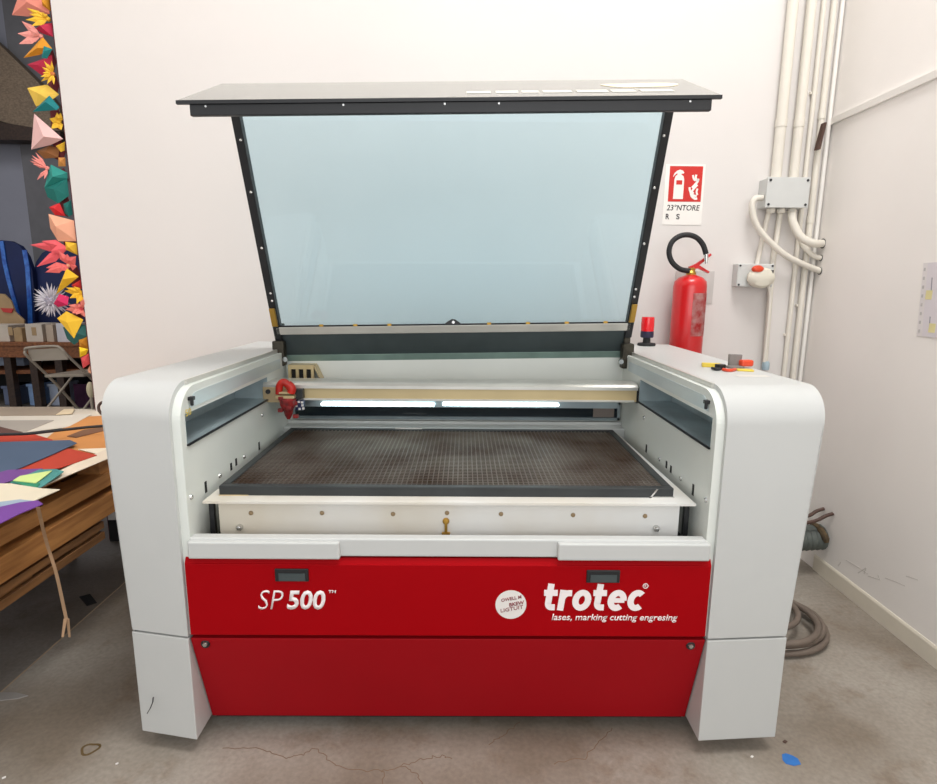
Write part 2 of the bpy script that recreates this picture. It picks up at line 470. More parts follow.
for s, xo, sk in ((-1, .926, .035), (1, .992, .016)):
    bm = BM()
    P = prof()
    kx = .030 if s < 0 else .052
    xbase = .926 if s < 0 else .984
    a = [bm.verts.new((s*.745, y, z)) for y, z in P]
    c = [bm.verts.new((s*(xbase+kx*(z-.387)), y+sk*(1-y/YBK), z)) for y, z in P]
    bm.faces.new(c)
    for i in range(len(P)):
        j = (i+1) % len(P); bm.faces.new([a[i], a[j], c[j], c[i]])
    bmesh.ops.bevel(bm, geom=[e for e in bm.edges if e.verts[0] in c and e.verts[1] in c], offset=.004, segments=2, affect='EDGES')
    # inner cheek round the open slot, and the pocket behind it
    xi_, xp = s*.745, s*.85
    def cheek(pts): bm.faces.new([bm.verts.new((xi_, y, z)) for y, z in pts])
    cheek([(0, .387), (0, SZ0), (YBK, SZ0), (YBK, .387)])
    cheek([(0, SZ0), (0, 1.014), (.0012, SZ1), (SY0, SZ1), (SY0, SZ0)])
    cheek([(SY1, SZ0), (SY1, SZ1), (YBK, SZ1), (YBK, SZ0)])
    cheek([(.0012, SZ1)]+[(y, z) for y, z in P if z > SZ1]+[(YBK, SZ1)])
    col = obj('side_column', bm, m_white, LC, True)
    bm = BM()
    A = [(SY0, SZ0), (SY1, SZ0), (SY1, SZ1), (SY0, SZ1)]
    va = [bm.verts.new((s*.7216, y+(.0005 if y < .1 else -.0005), z+(.0005 if z < 1 else -.0005))) for y, z in A]; vb = [bm.verts.new((xp, y, z)) for y, z in A]
    bm.faces.new(vb)
    for i in range(4): bm.faces.new([va[i], va[(i+1) % 4], vb[(i+1) % 4], vb[i]])
    obj('slot_liner', bm, m_slot, col)
    # foot
    xof = .926 if s < 0 else .984
    bm = BM()
    xi = s*.745
    hexa(bm, [(xi, .0, .05), (xi, .0, .380), (xi, 1.2, .05), (xi, 1.2, .380), (s*xof, sk, .05), (s*xof, sk, .380), (s*xof, 1.2, .05), (s*xof, 1.2, .380)], .0025)
    ft = obj('column_foot', bm, m_white, LC)
    obj('seam', box(BM(), min(s*.76, s*xof)+.006, max(s*.76, s*xof)-.006, .04, 1.19, .380, .387), m_dark, ft)
    if s < 0:
        bm = BM()
        sp = [ony(a_, b_, .02) for a_, b_ in ((155, 695), (154.5, 700), (152, 706), (149, 711))]
        ribbon(bm, [(q.x, q.z) for q in sp], .0022, .012, .003)
        obj('scratch', bm, m_ink, ft)
    for yy in (.15, 1.08):
        bm = BM(); lathe(bm, [(.022, -.018), (.026, -.014), (.026, .014), (.022, .018)], (s*.85, yy, .026), 16, 'x')
        cs = obj('caster', bm, m_rubber, LC)
        obj('fork', box(BM(), s*.85-.022, s*.85+.022, yy-.01, yy+.012, .035, .0505), m_black, cs)
    # inner panel
    bm = BM(); slotted(bm, s*.722, s*.745, .013)
    ip = obj('inner_panel', bm, m_inner, LC)
    # galvanised band above the slot
    bm = BM()
    xa, xb = s*.7195, s*.722
    pts = [(.07, SZ1+.012), (.07, SZ1+.02), (.085, 1.070), (.105, 1.080), (.86, 1.080), (.86, SZ1+.012)]
    prism(bm, [(xa, y, z) for y, z in pts], (xb-xa, 0, 0))
    obj('upper_band', bm, m_band, ip)
    # slot rims
    bm = BM()
    box(bm, min(s*.716, s*.722), max(s*.716, s*.722), SY0-.002, SY1, SZ0-.005, SZ0)
    obj('slot_rim', bm, m_black, ip)
    # little openings and screws low on the panel
    for (a_, b_, h) in ((205.6, 487, .034), (231, 466.6, .024), (236, 462, .024), (259, 446, .03)):
        q = onx(a_, b_, -.722)
        obj('cutout', box(BM(), min(s*.7205, s*.7225), max(s*.7205, s*.7225), q.y-.006, q.y+.006, q.z-h/2, q.z+h/2), m_dark, ip)
    for (a_, b_) in ((191, 497), (219.7, 475.6), (244, 456.6), (262, 415)):
        q = onx(a_, b_, -.722)
        bm = BM(); lathe(bm, [(.008, 0), (.006, -s*.004), (.002, -s*.005)], (s*.722, q.y, q.z), 10, 'x')
        obj('screw', bm, m_chrome, ip, True)
    # lid catch
    bm = BM()
    box(bm, min(s*.708, s*.722), max(s*.708, s*.722), .062, .080, 1.062, 1.073, .002)
    box(bm, min(s*.708, s*.716), max(s*.708, s*.716), .062, .070, 1.048, 1.064, .002)
    obj('catch', bm, m_black, ip)
    # seal strip on the top inner edge
    bm = BM(); box(bm, min(s*.739, s*.747), max(s*.739, s*.747), .10, .93, ZT-.012, ZT+.0015, .001)
    obj('edge_strip', bm, m_alu, col)
    if s < 0:
        bm = BM()
        text_bm(bm, '50', -.02, .02, 1.005-.012, 1.005+.012, 0)
        rotm = Matrix.Translation((-.7190, .055, 1.012)) @ Matrix.Rotation(PI/2, 4, 'Z') @ Matrix.Scale(.8, 4) @ Matrix.Translation((0, 0, -.98))
        bmesh.ops.transform(bm, matrix=rotm, verts=bm.verts)
        obj('number_mark', bm, m_yellow, ip)

# front: lower red panel, upper red panel, sill
bm = BM()
prism(bm, [(-.742, .006, .378), (-.742, .098, .050), (-.742, .118, .050), (-.742, .03, .378)], (1.484, 0, 0))
bmesh.ops.bevel(bm, geom=bm.edges[:], offset=.002, segments=1, affect='EDGES')
lp = obj('lower_front_panel', bm, m_red2, LC)
for x in (-.702, .702):
    bm = BM(); lathe(bm, [(.013, -.001), (.013, -.004), (.011, -.006)], (x, .013, .358), 18, 'y')
    lk = obj('lock', bm, m_black, lp, True)
    bm = BM(); lathe(bm, [(.0075, -.006), (.006, -.009)], (x, .013, .358), 14, 'y')
    obj('key_plug', bm, m_chrome, lk, True)
bm = BM()
box(bm, -.738, .738, 0, .03, .392, .612, .003)
prism(bm, [(-.738, .002, .61), (-.738, .012, .6265), (-.738, .03, .6265), (-.738, .03, .61)], (1.476, 0, 0))
fp = obj('upper_front_panel', bm, m_red, LC)
obj('panel_gap', box(BM(), -.74, .74, .03, .045, .37, .40), m_dark, fp)
for x in (-.4395, .4335):
    bm = BM()
    box(bm, x-.047, x+.047, -.004, .004, .561, .599, .002)
    h = obj('recessed_handle', bm, m_black, fp)
    obj('handle_plate', box(BM(), x-.036, x+.038, -.0055, -.003, .564, .586), m_galvd, h)
# lettering
yF = -.0002
bm = BM()
text_bm(bm, 'SP', -.541, -.463, .474, .533, yF, .22, -.012)
text_bm(bm, '500', -.459, -.344, .474, .533, yF, .16, .028)
text_bm(bm, 'TM', -.340, -.318, .525, .534, yF, .1, .02)
obj('model_lettering', bm, m_lettering, fp)
def brand(bm, x0, x1, z0, xh):
    w = .31
    def arc(cx, cy, r, a0, a1, n=22): return [(cx+r*math.cos(math.radians(a0+(a1-a0)*k/n)), cy+r*math.sin(math.radians(a0+(a1-a0)*k/n))) for k in range(n+1)]
    T = [[(.28, 1.30), (.28, .36)] + arc(.50, .37, .22, 180, 270, 8) + [(.72, .15)], [(-.06, .86), (.74, .86)]]
    Rr = [[(.16, 0), (.16, 1.0)], [(.16, .45)] + arc(.50, .50, .345, 165, 88, 8) + [(.70, .845)]]
    O = [arc(.53, .5, .37, 0, 360, 32)]
    Ee = [arc(.53, .5, .37, 0, 312, 28), [(.2, .5), (.97, .5)]]
    Cc = [arc(.53, .5, .37, 48, 312, 24)]
    seq = [(T, .90), (Rr, .82), (O, 1.20), (T, .90), (Ee, 1.18), (Cc, 1.0)]
    tot = sum(a for _, a in seq); sx = (x1-x0-.12*xh)/tot
    x = x0+.05*xh
    for L, adv in seq:
        for i, pl in enumerate(L):
            ww = (.24 if (L is Ee and i == 1) else w)
            ribbon(bm, [(x + px*sx + .13*pz*xh, z0+pz*xh) for px, pz in pl], ww*xh*.93, yF)
        x += adv*sx
bm = BM()
brand(bm, .262, .556, .475, .0625)
bm2 = [(.555+.007*math.cos(2*PI*k/16), .551+.007*math.sin(2*PI*k/16)) for k in range(17)]
ribbon(bm, bm2, .0018, yF)
text_bm(bm, 'R', .5525, .558, .547, .555, yF)
text_bm(bm, 'lases, marking cutting engresing', .292, .654, .438, .4635, yF, .18, .012)
obj('brand_lettering', bm, m_lettering, fp)
bm = BM(); disc(bm, (.176, -.0003, .492), .044, -.0008, 'y', 36)
st = obj('round_sticker', bm, m_sticker, fp)
bm = BM()
text_bm(bm, 'OWELL M', .147, .206, .506, .516, -.0012, .1, .02, rot=.2)
text_bm(bm, 'BKEW', .170, .214, .490, .501, -.0012, .1, .03, rot=.2)
text_bm(bm, 'LIGTUIT', .146, .212, .474, .485, -.0012, .1, .01, rot=.2)
obj('sticker_print', bm, m_stickerink, st)
# white sill in three lengths
bm = BM()
box(bm, -.722, .722, .006, .038, .632, .686, .005, 3)
box(bm, -.722, -.303, -.008, .034, .629, .680, .005, 3)
box(bm, .303, .728, -.008, .034, .629, .680, .005, 3)
obj('front_sill', bm, m_white, LC)

# interior
bm = BM(); box(bm, -.74, .74, .12, 1.2, .03, .40)
obj('base_frame', bm, m_dark, LC)
obj('interior_floor', box(BM(), -.722, .722, .09, 1.0, .60, .62), m_dark, LC)
bm = BM(); box(bm, -.722, .722, .95, .97, .60, 1.085)
rp_ = obj('rear_panel', bm, m_inner, LC)
bm = BM()
box(bm, -.722, .722, .865, .95, .62, .792, .004)
box(bm, -.722, .722, .925, .952, .792, .805, .002)
obj('rear_ledge', bm, m_white, LC)
bm = BM()
z0, z1 = .812, .893
for a in ((-.70, .715, z0, z0+.012), (-.70, .715, z1-.012, z1), (-.70, -.688, z0, z1), (.703, .715, z0, z1)):
    box(bm, a[0], a[1], .930, .952, a[2], a[3])
wf = obj('rear_window', bm, m_galv, rp_)
obj('window_pane', box(BM(), -.69, .705, .940, .9505, z0+.01, z1-.01), m_lens, wf)
obj('corner_block', box(BM(), .60, .69, .934, .942, z0+.014, z1-.014), mat('taupe_block', (120, 110, 104), .6), wf)
# slotted bracket
a, b_ = ony(290, 366, .90), ony(318, 378, .90)
bm = BM()
zb, zt = b_.z-.03, a.z
n = 4
for k in range(n):
    x = a.x + (b_.x-.02-a.x)*k/(n-1)
    box(bm, x-.006, x+.006, .89, .90, zb, zt-.0121)
box(bm, a.x-.006, b_.x-.014, .89, .90, zt-.012, zt); box(bm, a.x-.006, b_.x-.014, .8905, .948, zt+.0001, zt+.006)
prism(bm, [(b_.x-.014, .89, zt), (b_.x-.014, .948, zt), (b_.x+.02, .948, zb), (b_.x+.02, .89, zb)], (.004, 0, 0))
sb = obj('slotted_bracket', bm, m_champ, LC)
obj('slot_shade', box(BM(), a.x, b_.x-.02, .905, .91, zb, zt-.006), m_dark, sb)
# cutting table
bm = BM()
pts = [(-.672, .108), (-.700, .062), (.704, .062), (.676, .108), (.690, .855), (-.690, .855)]
prism(bm, [(-.702, .060, .765), (.705, .060, .765), (.690, .86, .765), (-.690, .86, .765)], (0, 0, .007))
ct = obj('tray_flange', bm, m_tray, LC)
bm = BM()
box(bm, -.668, .668, .083, .095, .605, .765, .001)
box(bm, -.668, -.655, .095, .84, .605, .765); box(bm, .655, .668, .095, .84, .605, .765)
tf = obj('tray_front', bm, m_tray, LC)
for i, (a_, b_) in enumerate(((251, 513), (322, 513), (393, 514), (447, 513), (501, 514), (573, 515), (645, 516))):
    q = ony(a_, b_, .083)
    bm = BM(); lathe(bm, [(.007, 0), (.006, -.003), (.002, -.004)], (q.x, .083, q.z), 10, 'y')
    obj('screw', bm, m_dullbrass, tf, True)
for (a_, b_) in ((240, 527), (656, 528)):
    q = ony(a_, b_, .083)
    bm = BM(); lathe(bm, [(.010, 0), (.010, -.006), (.006, -.012), (.002, -.013)], (q.x, .083, q.z), 12, 'y')
    obj('knob', bm, m_chrome, tf, True)
q = ony(446, 526, .083)
bm = BM(); lathe(bm, [(.010, 0), (.010, -.005), (.005, -.010)], (q.x, .083, q.z+.016), 12, 'y')
box(bm, q.x-.012, q.x+.012, .073, .083, q.z-.03, q.z-.018); box(bm, q.x-.004, q.x+.004, .075, .083, q.z-.02, q.z+.012)
obj('centre_latch', bm, m_brass, tf)
for s in (-1, 1):
    bm = BM(); box(bm, s*.695-.007, s*.695+.007, .095, .109, .60, .765)
    obj('lift_rod', bm, m_black, LC)
FX0, FX1, FY0, FY1 = -.674, .656, .107, .812
bm = BM()
t = .024
box(bm, FX0, FX1, FY0, FY0+t, .772, .801, .002); box(bm, FX0, FX1, FY1-t, FY1, .772, .801, .002)
box(bm, FX0, FX0+t, FY0+t, FY1-t, .772, .801, .002); box(bm, FX1-t, FX1, FY0+t, FY1-t, .772, .801, .002)
fr = obj('cutting_table_frame', bm, m_frame, LC)
bm = BM()
nx, ny = 84, 44
for i in range(1, nx):
    x = FX0+t + (FX1-FX0-2*t)*i/nx
    box(bm, x-.0014, x+.0014, FY0+t, FY1-t, .782, .7985)
for j in range(1, ny):
    y = FY0+t + (FY1-FY0-2*t)*j/ny
    box(bm, FX0+t, FX1-t, y-.0026, y+.0026, .782, .7978)
obj('cutting_grid', bm, m_grid, fr)
obj('grid_bed', box(BM(), FX0+t, FX1-t, FY0+t, FY1-t, .773, .781), m_ash, fr)
bm = BM(); box(bm, FX0-.001, FX0+.085, FY0-.0015, FY0+.01, .771, .7745)
obj('corner_clip', bm, m_champ, fr)
bm = BM(); box(bm, FX1-.07, FX1+.002, FY0-.002, FY0+.004, .771, .776); prism(bm, [(FX1-.072, FY0-.002, .771), (FX1-.066, FY0-.002, .771), (FX1-.046, FY0-.002, .799), (FX1-.052, FY0-.002, .799)], (0, .004, 0))
obj('corner_clip', bm, m_chrome, fr)
q = onz(407, 432.5, .803)
bm = BM(); box(bm, q.x-.055, q.x+.055, .80, .816, .801, .806, .001)
obj('edge_ruler', bm, m_alu, fr)

# gantry
bm = BM()
gx0, gx1 = -.735, .712
box(bm, gx0, gx1, .70, .79, .940, .990, .002)
g = obj('gantry_beam', bm, m_champ, LC)
bm = BM(); pr_ = [(.688, .988), (.688, 1.000), (.694, 1.008), (.706, 1.012), (.79, 1.012), (.79, .988)]
prism(bm, [(gx0, y, z) for y, z in pr_], (gx1-gx0, 0, 0))
obj('beam_cap', bm, m_alu, g)
bm = BM(); box(bm, gx0+.12, gx1-.01, .694, .70, .940, .948, .001)
obj('beam_lip', bm, m_alu, g)
for s, x in ((-1, gx0), (1, gx1)):
    bm = BM(); box(bm, x-.014 if s < 0 else x, x if s < 0 else x+.014, .705, .785, .935, .995, .002)
    obj('end_plate', bm, m_black, g)
bm = BM(); box(bm, gx0-.002, gx0+.122, .686, .702, .932, .992, .002)
obj('carriage_plate', bm, mat('tan_carriage', (190, 168, 130), .45, .2), g)
obj('screw', disc(BM(), (gx0+.02, .686, .975), .009, -.006), m_ink, g)
# laser head: red energy coil, dark optics
bm = BM()
hp = [ony(a_, b_, .66) for a_, b_ in ((279, 394), (279.5, 386), (283, 382), (287, 384), (291, 390), (291.5, 393))]
tube(bm, spline(hp, 6), .0135, 10)
hp = [ony(a_, b_, .65) for a_, b_ in ((288, 384), (292, 388), (291, 393))]
tube(bm, spline(hp, 6), .015, 10)
hd = obj('red_hose_loop', bm, mat('red_silicone', (196, 40, 28), .4, var=.2, scale=30), g, True)
q0 = ony(288, 405, .66)
bm = BM()
lathe(bm, [(.006, -.055), (.014, -.04), (.02, -.015), (.03, .0), (.032, .02), (.026, .028)], (q0.x, .66, q0.z), 10, 'z')
for k in range(7):
    a = k*1.7; box(bm, q0.x+.028*math.cos(a)-.009, q0.x+.028*math.cos(a)+.009, .65+.02*math.sin(a), .668+.02*math.sin(a), q0.z-.05+.012*k, q0.z-.036+.012*k, .002)
obj('laser_nozzle', bm, mat('dark_red_anodised', (158, 34, 34), .4, rgb2=(90, 20, 22), scale=40), g)
bm = BM(); q1 = ony(285, 397, .65); box(bm, q1.x-.035, q1.x+.035, .643, .69, q1.z-.006, q1.z+.006, .002); box(bm, q1.x-.02, q1.x+.03, .64, .69, q1.z+.012, q1.z+.02, .002)
obj('nozzle_bracket', bm, m_champ, g)
q = ony(298.5, 394, .68)
bm = BM(); box(bm, q.x-.018, q.x+.018, .672, .702, q.z-.018, q.z+.02, .003)
oh = obj('optics_housing', bm, m_frame, g)
bm = BM(); q = ony(299.5, 405, .68); box(bm, q.x-.016, q.x+.016, .675, .70, q.z-.02, q.z+.02, .003)
ob = obj('sensor_block', bm, mat('navy_anodised', (24, 36, 80), .3, .2), g)
for k, (dx, dz) in enumerate(((-.012, .012), (0, .014), (.012, .012), (-.01, -.002), (.013, 0), (.002, -.014), (.016, -.012))):
    obj('contact_pin', box(BM(), q.x+dx-.004, q.x+dx+.004, .671, .676, q.z+dz-.004, q.z+dz+.004), m_sticker, ob)
# LED strips
yl = .745
for (a_, b_) in ((320.5, 434.5), (442.5, 559.5)):
    qa, qb = ony(a_, 404.5, yl), ony(b_, 404.5, yl)
    bm = BM(); box(bm, qa.x, qb.x, yl, yl+.02, qa.z-.006, qa.z+.006, .005, 2)
    obj('light_strip', bm, m_led, g)
qa, qb = ony(302, 404.5, yl), ony(600, 404.5, yl)
obj('strip_rail', box(BM(), qa.x, .66, yl+.02, yl+.03, qa.z-.012, .95), m_galv, g)

# signal beacon on the right column
bx, by = .893, 1.19
bm = BM(); lathe(bm, [(.040, 0), (.042, .004), (.040, .012), (.018, .014), (.016, .04)], (bx, by, ZT), 24)
be = obj('signal_beacon', bm, m_rubber, LC, True)
bm = BM(); lathe(bm, [(.027, .038), (.030, .042), (.030, .068)], (bx, by, ZT), 24)
obj('beacon_collar', bm, mat('dark_blue_collar', (40, 36, 66), .4), be, True)
bm = BM(); lathe(bm, [(.029, .068), (.030, .10), (.029, .128), (.027, .134)], (bx, by, ZT), 24)
obj('beacon_dome', bm, m_beacon, be, True)
bm = BM(); q = onz(752, 376, ZT)
box(bm, q.x-.05, q.x+.05, q.y-.02, q.y+.02, ZT+.0002, ZT+.0008)
obj('faded_sticker', bm, mat('faded_sticker', (212, 210, 204), .4), LC)

# ---- the raised lid
def LY(z): return .912 - .425*(z-1.19)
TILT = .0195
def T(x, y, z): return V((x, y, z + TILT*x))
def slab(bm, x0, x1, za, zb, th, yoff=0, bev=0):
    """plate lying in the plane of the lid, between two heights"""
    P = []
    for x in (x0, x1):
        for o in (0, th):
            for z in (za, zb):
                P.append(T(x, LY(z)+yoff+o, z))
    hexa(bm, P, bev)
lid_bm = BM(); slab(lid_bm, -.740, .728, 1.100, 1.188, .022)
LID = obj('lid', lid_bm, m_galvd, LC)
bm = BM(); slab(bm, -.740, .728, 1.052, 1.100, .03, -.012, .002)
obj('lower_lip', bm, mat('green_grey_steel', (128, 152, 144), .4, .2, var=.12), LID)
bm = BM(); slab(bm, -.74, .728, 1.190, 1.222, .03, -.016, .002)
obj('bottom_rail', bm, m_alu, LID)
bm = BM(); slab(bm, -.735, .723, 1.222, 1.228, .02, -.012)
obj('glass_seal', bm, m_black, LID)
bm = BM(); slab(bm, -.725, .712, 1.224, 2.026, .006, .004)
obj('glass_pane', bm, m_glass, LID)
for s in (-1, 1):
    xc = -.737 if s < 0 else .725
    bm = BM(); slab(bm, xc-.0145, xc+.0145, 1.16, 2.01, .038, -.016, .003)
    sr = obj('side_rail', bm, m_black, LID)
    bm = BM(); slab(bm, xc-.0145+s*.008, xc+.0145+s*.008, 1.20, 2.01, .012, .022, .003)
    obj('outer_channel', bm, m_frame, sr)
    for z in (1.33, 1.36, 1.53, 1.72, 1.88):
        q = T(xc-s*.006, LY(z)-.018, z)
        bm = BM(); lathe(bm, [(.005, .002), (.005, -.002), (.002, -.004)], q, 10, 'y')
        obj('screw', bm, m_chrome, sr, True)
    bm = BM(); slab(bm, xc-.012, xc+.012, 1.225, 1.30, .012, -.028, .003)
    obj('brass_latch_plate', bm, m_brass, sr)
    q = T(xc, LY(1.1), 1.1)
    bm = BM(); box(bm, q.x-.024, q.x+.024, q.y-.06, q.y-.015, 1.045, 1.15, .006); box(bm, q.x-.013, q.x+.013, q.y-.035, q.y+.01, 1.12, 1.22, .004)
    hg = obj('hinge', bm, mat('worn_dark_hinge', (62, 58, 48), .5, .5, var=.3, scale=40), LID)
    bm = BM(); disc(bm, (q.x+s*.0, q.y-.06, 1.095), .009, -.012); disc(bm, (q.x-s*.03, q.y-.055, 1.075), .010, -.012)
    obj('hinge_bolt', bm, m_chrome, hg)
# catch in the middle of the bottom rail
bm = BM(); zc = T(-.02, 0, 1.224).z
prism(bm, [(-.048, LY(1.224)-.02, zc), (-.03, LY(1.224)-.02, zc+.014), (-.012, LY(1.224)-.02, zc+.024), (.0, LY(1.224)-.02, zc+.022), (.016, LY(1.224)-.02, zc+.012), (.03, LY(1.224)-.02, zc)], (0, .016, 0))
lc = obj('lid_catch', bm, m_black, LID)
obj('catch_bolt', disc(BM(), (-.007, LY(1.224)-.02, zc+.011), .006, -.004), m_chrome, lc)
for x in (-.55, -.41, -.27, .14, .30, .46, .62):
    q = T(x, LY(1.226)-.016, 1.226)
    obj('seal_clip', box(BM(), q.x-.008, q.x+.008, q.y-.003, q.y+.004, q.z-.003, q.z+.006), m_brass, LID)
# front flap of the lid (standing out at the top)
fy, fz, ny_, nz_ = .543, 2.033, .213, 1.883
P = []
for x in (-.760, .747):
    for (y, z) in ((ny_, nz_), (fy, fz)):
        for o in (0, .007):
            P.append(T(x, y-o*.41, z+o*.91))
bm = BM(); hexa(bm, P)
FLAP = obj('front_flap', bm, m_glassg, LID)
bm = BM()
P = []
for x in (-.760, .747):
    for y in (ny_-.004, ny_+.006):
        for z in (nz_-.002, nz_+.0075): P.append(T(x, y, z))
hexa(bm, P)
obj('flap_edge', bm, m_black, LID)
bm = BM(); P = []
for x in (-.726, .722):
    for y in (ny_+.002, ny_+.018):
        for z in (nz_-.031, nz_-.001): P.append(T(x, y, z))
hexa(bm, P, .002)
br = obj('flap_channel', bm, m_black, LID)
for x in (-.68, -.02, -.3, .13, .66):
    q = T(x, ny_+.002, nz_-.008)
    bm = BM(); lathe(bm, [(.004, 0), (.003, -.003)], q, 8, 'y')
    obj('screw', bm, m_chrome, br, True)
# stickers on the flap
def onflap(u, v, lift=.0075):   # u across, v from near edge (0) to far edge (1)
    return T(u, ny_+(fy-ny_)*v - lift*.41, nz_+(fz-nz_)*v + lift*.91)
m_tapew = mat('white_tape', (212, 210, 202), .5)
for (ua, ub) in ((.04, .11), (.125, .19), (.20, .25), (.262, .345), (.36, .45), (.46, .53), (.545, .64)):
    bm = BM(); prism(bm, [onflap(ua, .22), onflap(ub, .22), onflap(ub, .34), onflap(ua, .34)], (0, -.0003, .0008))
    obj('tape_strip', bm, m_tapew, LID)
bm = BM(); pts = []
for k in range(26):
    a = 2*PI*k/26
    pts.append(onflap(.575+.115*math.cos(a)*(1+.12*math.sin(3*a)), .60+.15*math.sin(a)*(1+.25*math.sin(2*a+1)), .0076))
prism(bm, pts, (0, -.0003, .0009))
obj('glue_patch', bm, mat('cream_patch', (240, 226, 196), .7, var=.05, scale=40), LID)
# rear bridge that carries the hinges
bm = BM(); box(bm, -.80, .80, .972, 1.25, .40, 1.06, .004)
obj('rear_housing', bm, m_white, LC)
bm = BM(); lp_ = [ony(a_, b_, .30) for a_, b_ in ((107, 401), (101, 403), (98.5, 407), (100, 412), (105, 416), (110, 417))]
tube(bm, spline(lp_, 5), .0045, 8)
obj('side_cable_loop', bm, m_browncable, LC, True)

# ------------------------------------------------------------------ small things on the right column
KB = thing('key_bunch', 'bunch of keys with yellow, red and grey tags on the machine top', 'keys', onz(725, 369, ZT))
q = onz(714, 367, ZT)
def tilt_box(bm, c, dx, dy, dz, ang, bev=.002):
    t = bmesh.new(); box(t, -dx/2, dx/2, -dy/2, dy/2, 0, dz, bev)
    bmesh.ops.transform(t, matrix=Matrix.Translation(c) @ Matrix.Rotation(ang, 4, 'Z'), verts=t.verts)
    me = bpy.data.meshes.new('t'); t.to_mesh(me); t.free(); bm.from_mesh(me); bpy.data.meshes.remove(me)
def kp(a_, b_, dz=0): v = onz(a_, b_, ZT); return V((v.x, v.y, ZT+dz))
bm = BM(); tilt_box(bm, kp(711, 367), .06, .022, .014, -.25)
obj('yellow_tag', bm, m_yellow, KB)
bm = BM(); tilt_box(bm, kp(720, 369.5), .026, .024, .018, .3); tube(bm, spline([kp(712, 370, .006), kp(716, 371, .006), kp(720, 371, .006)], 4), .005, 8)
obj('black_clip', bm, m_black, KB)
bm = BM(); tube(bm, spline([kp(723, 371, .005), kp(729, 372, .005), kp(735, 371, .005)], 5), .0055, 8)
obj('red_strap', bm, m_orange, KB, True)
bm = BM(); c = kp(734.5, 367.5)
hexa(bm, [(c.x-.022, c.y-.006, ZT), (c.x-.024, c.y-.006, ZT+.046), (c.x-.022, c.y+.006, ZT), (c.x-.024, c.y+.006, ZT+.046), (c.x+.018, c.y-.006, ZT), (c.x+.022, c.y-.006, ZT+.045), (c.x+.018, c.y+.006, ZT), (c.x+.022, c.y+.006, ZT+.045)], .003)
tilt_box(bm, c+V((-.006, -.012, 0)), .055, .03, .008, .1)
obj('grey_block', bm, m_greyplastic, KB)
bm = BM(); tilt_box(bm, kp(745.5, 368)+V((0, 0, .006)), .044, .026, .022, .15, .006)
obj('red_fob', bm, m_orange, KB)
bm = BM(); tilt_box(bm, kp(745, 371), .05, .03, .006, -.3)
obj('yellow_card', bm, m_yellow, KB)

# ------------------------------------------------------------------ back wall fittings
W = YB
# fire sign
def quad_on(y, x0, x1, z0, z1, th): return box(BM(), x0, x1, y-th, y, z0, z1)
SG = tag(quad := obj('fire_sign', quad_on(W, 1.016, 1.210, 1.690, 1.975, .002), m_sign), 'red and white fire extinguisher sign on the wall above the extinguisher', 'sign')
obj('red_field', quad_on(W-.002, 1.036, 1.198, 1.800, 1.966, .0008), m_signred, SG)
bm = BM(); ys = W-.0030
prism(bm, [(1.060, ys, 1.812), (1.061, ys, 1.905), (1.066, ys, 1.920), (1.074, ys, 1.926), (1.074, ys, 1.933), (1.062, ys, 1.925), (1.056, ys, 1.916), (1.053, ys, 1.917), (1.060, ys, 1.934), (1.072, ys, 1.945), (1.086, ys, 1.950), (1.100, ys, 1.945), (1.107, ys, 1.937), (1.104, ys, 1.931), (1.094, ys, 1.931), (1.094, ys, 1.926), (1.104, ys, 1.920), (1.109, ys, 1.905), (1.109, ys, 1.812)], (0, -.0006, 0))
obj('extinguisher_symbol', bm, m_sign, SG)
obj('symbol_band', quad_on(W-.0036, 1.071, 1.100, 1.880, 1.900, .0006), m_signred, SG)
bm = BM()
for pl, w in (([(1.150, 1.925), (1.156, 1.906), (1.166, 1.900)], .009), ([(1.167, 1.927), (1.165, 1.912), (1.176, 1.898), (1.178, 1.908)], .010), ([(1.178, 1.898), (1.160, 1.876), (1.150, 1.866)], .011), ([(1.176, 1.880), (1.160, 1.862), (1.152, 1.848), (1.160, 1.838)], .010), ([(1.138, 1.868), (1.142, 1.850), (1.156, 1.832), (1.176, 1.826)], .010), ([(1.146, 1.842), (1.152, 1.826), (1.168, 1.815), (1.180, 1.816)], .011), ([(1.178, 1.862), (1.174, 1.846), (1.180, 1.832)], .009)):
    q = spline([(a_, 0, b_) for a_, b_ in pl], 4)
    ribbon(bm, [(a_.x, a_.z) for a_ in q], w, ys, .0006)
obj('flame_symbol', bm, m_sign, SG)
bm = BM()
text_bm(bm, '23\u00b0NTORE', 1.033, 1.197, 1.758, 1.786, W-.002, .12, .012, .0006)
text_bm(bm, 'R', 1.031, 1.049, 1.716, 1.742, W-.002, 0, .02, .0006)
text_bm(bm, 'S', 1.083, 1.100, 1.716, 1.742, W-.002, 0, .02, .0006)
obj('sign_lettering', bm, m_ink, SG)

# extinguisher
ex, ey = ony(689, 300, 1.345).x, 1.345
EX = thing('fire_extinguisher', 'red fire extinguisher with a black hose loop hung on the back wall', 'fire extinguisher', (ex, ey, .98))
ztop = ony(690, 277, ey).z
bm = BM()
lathe(bm, [(.06, .98), (.074, .985), (.078, 1.0), (.078, ztop-.045), (.074, ztop-.022), (.058, ztop-.004), (.03, ztop+.008), (.02, ztop+.012)], (ex, ey, 0), 32)
cy_ = obj('cylinder', bm, m_ext, EX, True)
bm = BM()
rr = .0786
A0, A1 = math.radians(-98), math.radians(-22)
za, zb = ony(690, 335, ey).z, ony(690, 293, ey).z
grid = []
for k in range(13):
    a = A0+(A1-A0)*k/12
    grid.append([bm.verts.new((ex+rr*math.cos(a), ey+rr*math.sin(a), z)) for z in (za, zb)])
for A, B in zip(grid, grid[1:]): bm.faces.new([A[0], B[0], B[1], A[1]])
bmesh.ops.solidify(bm, geom=bm.faces[:], thickness=.0008)
obj('instruction_label', bm, m_extlab, cy_)
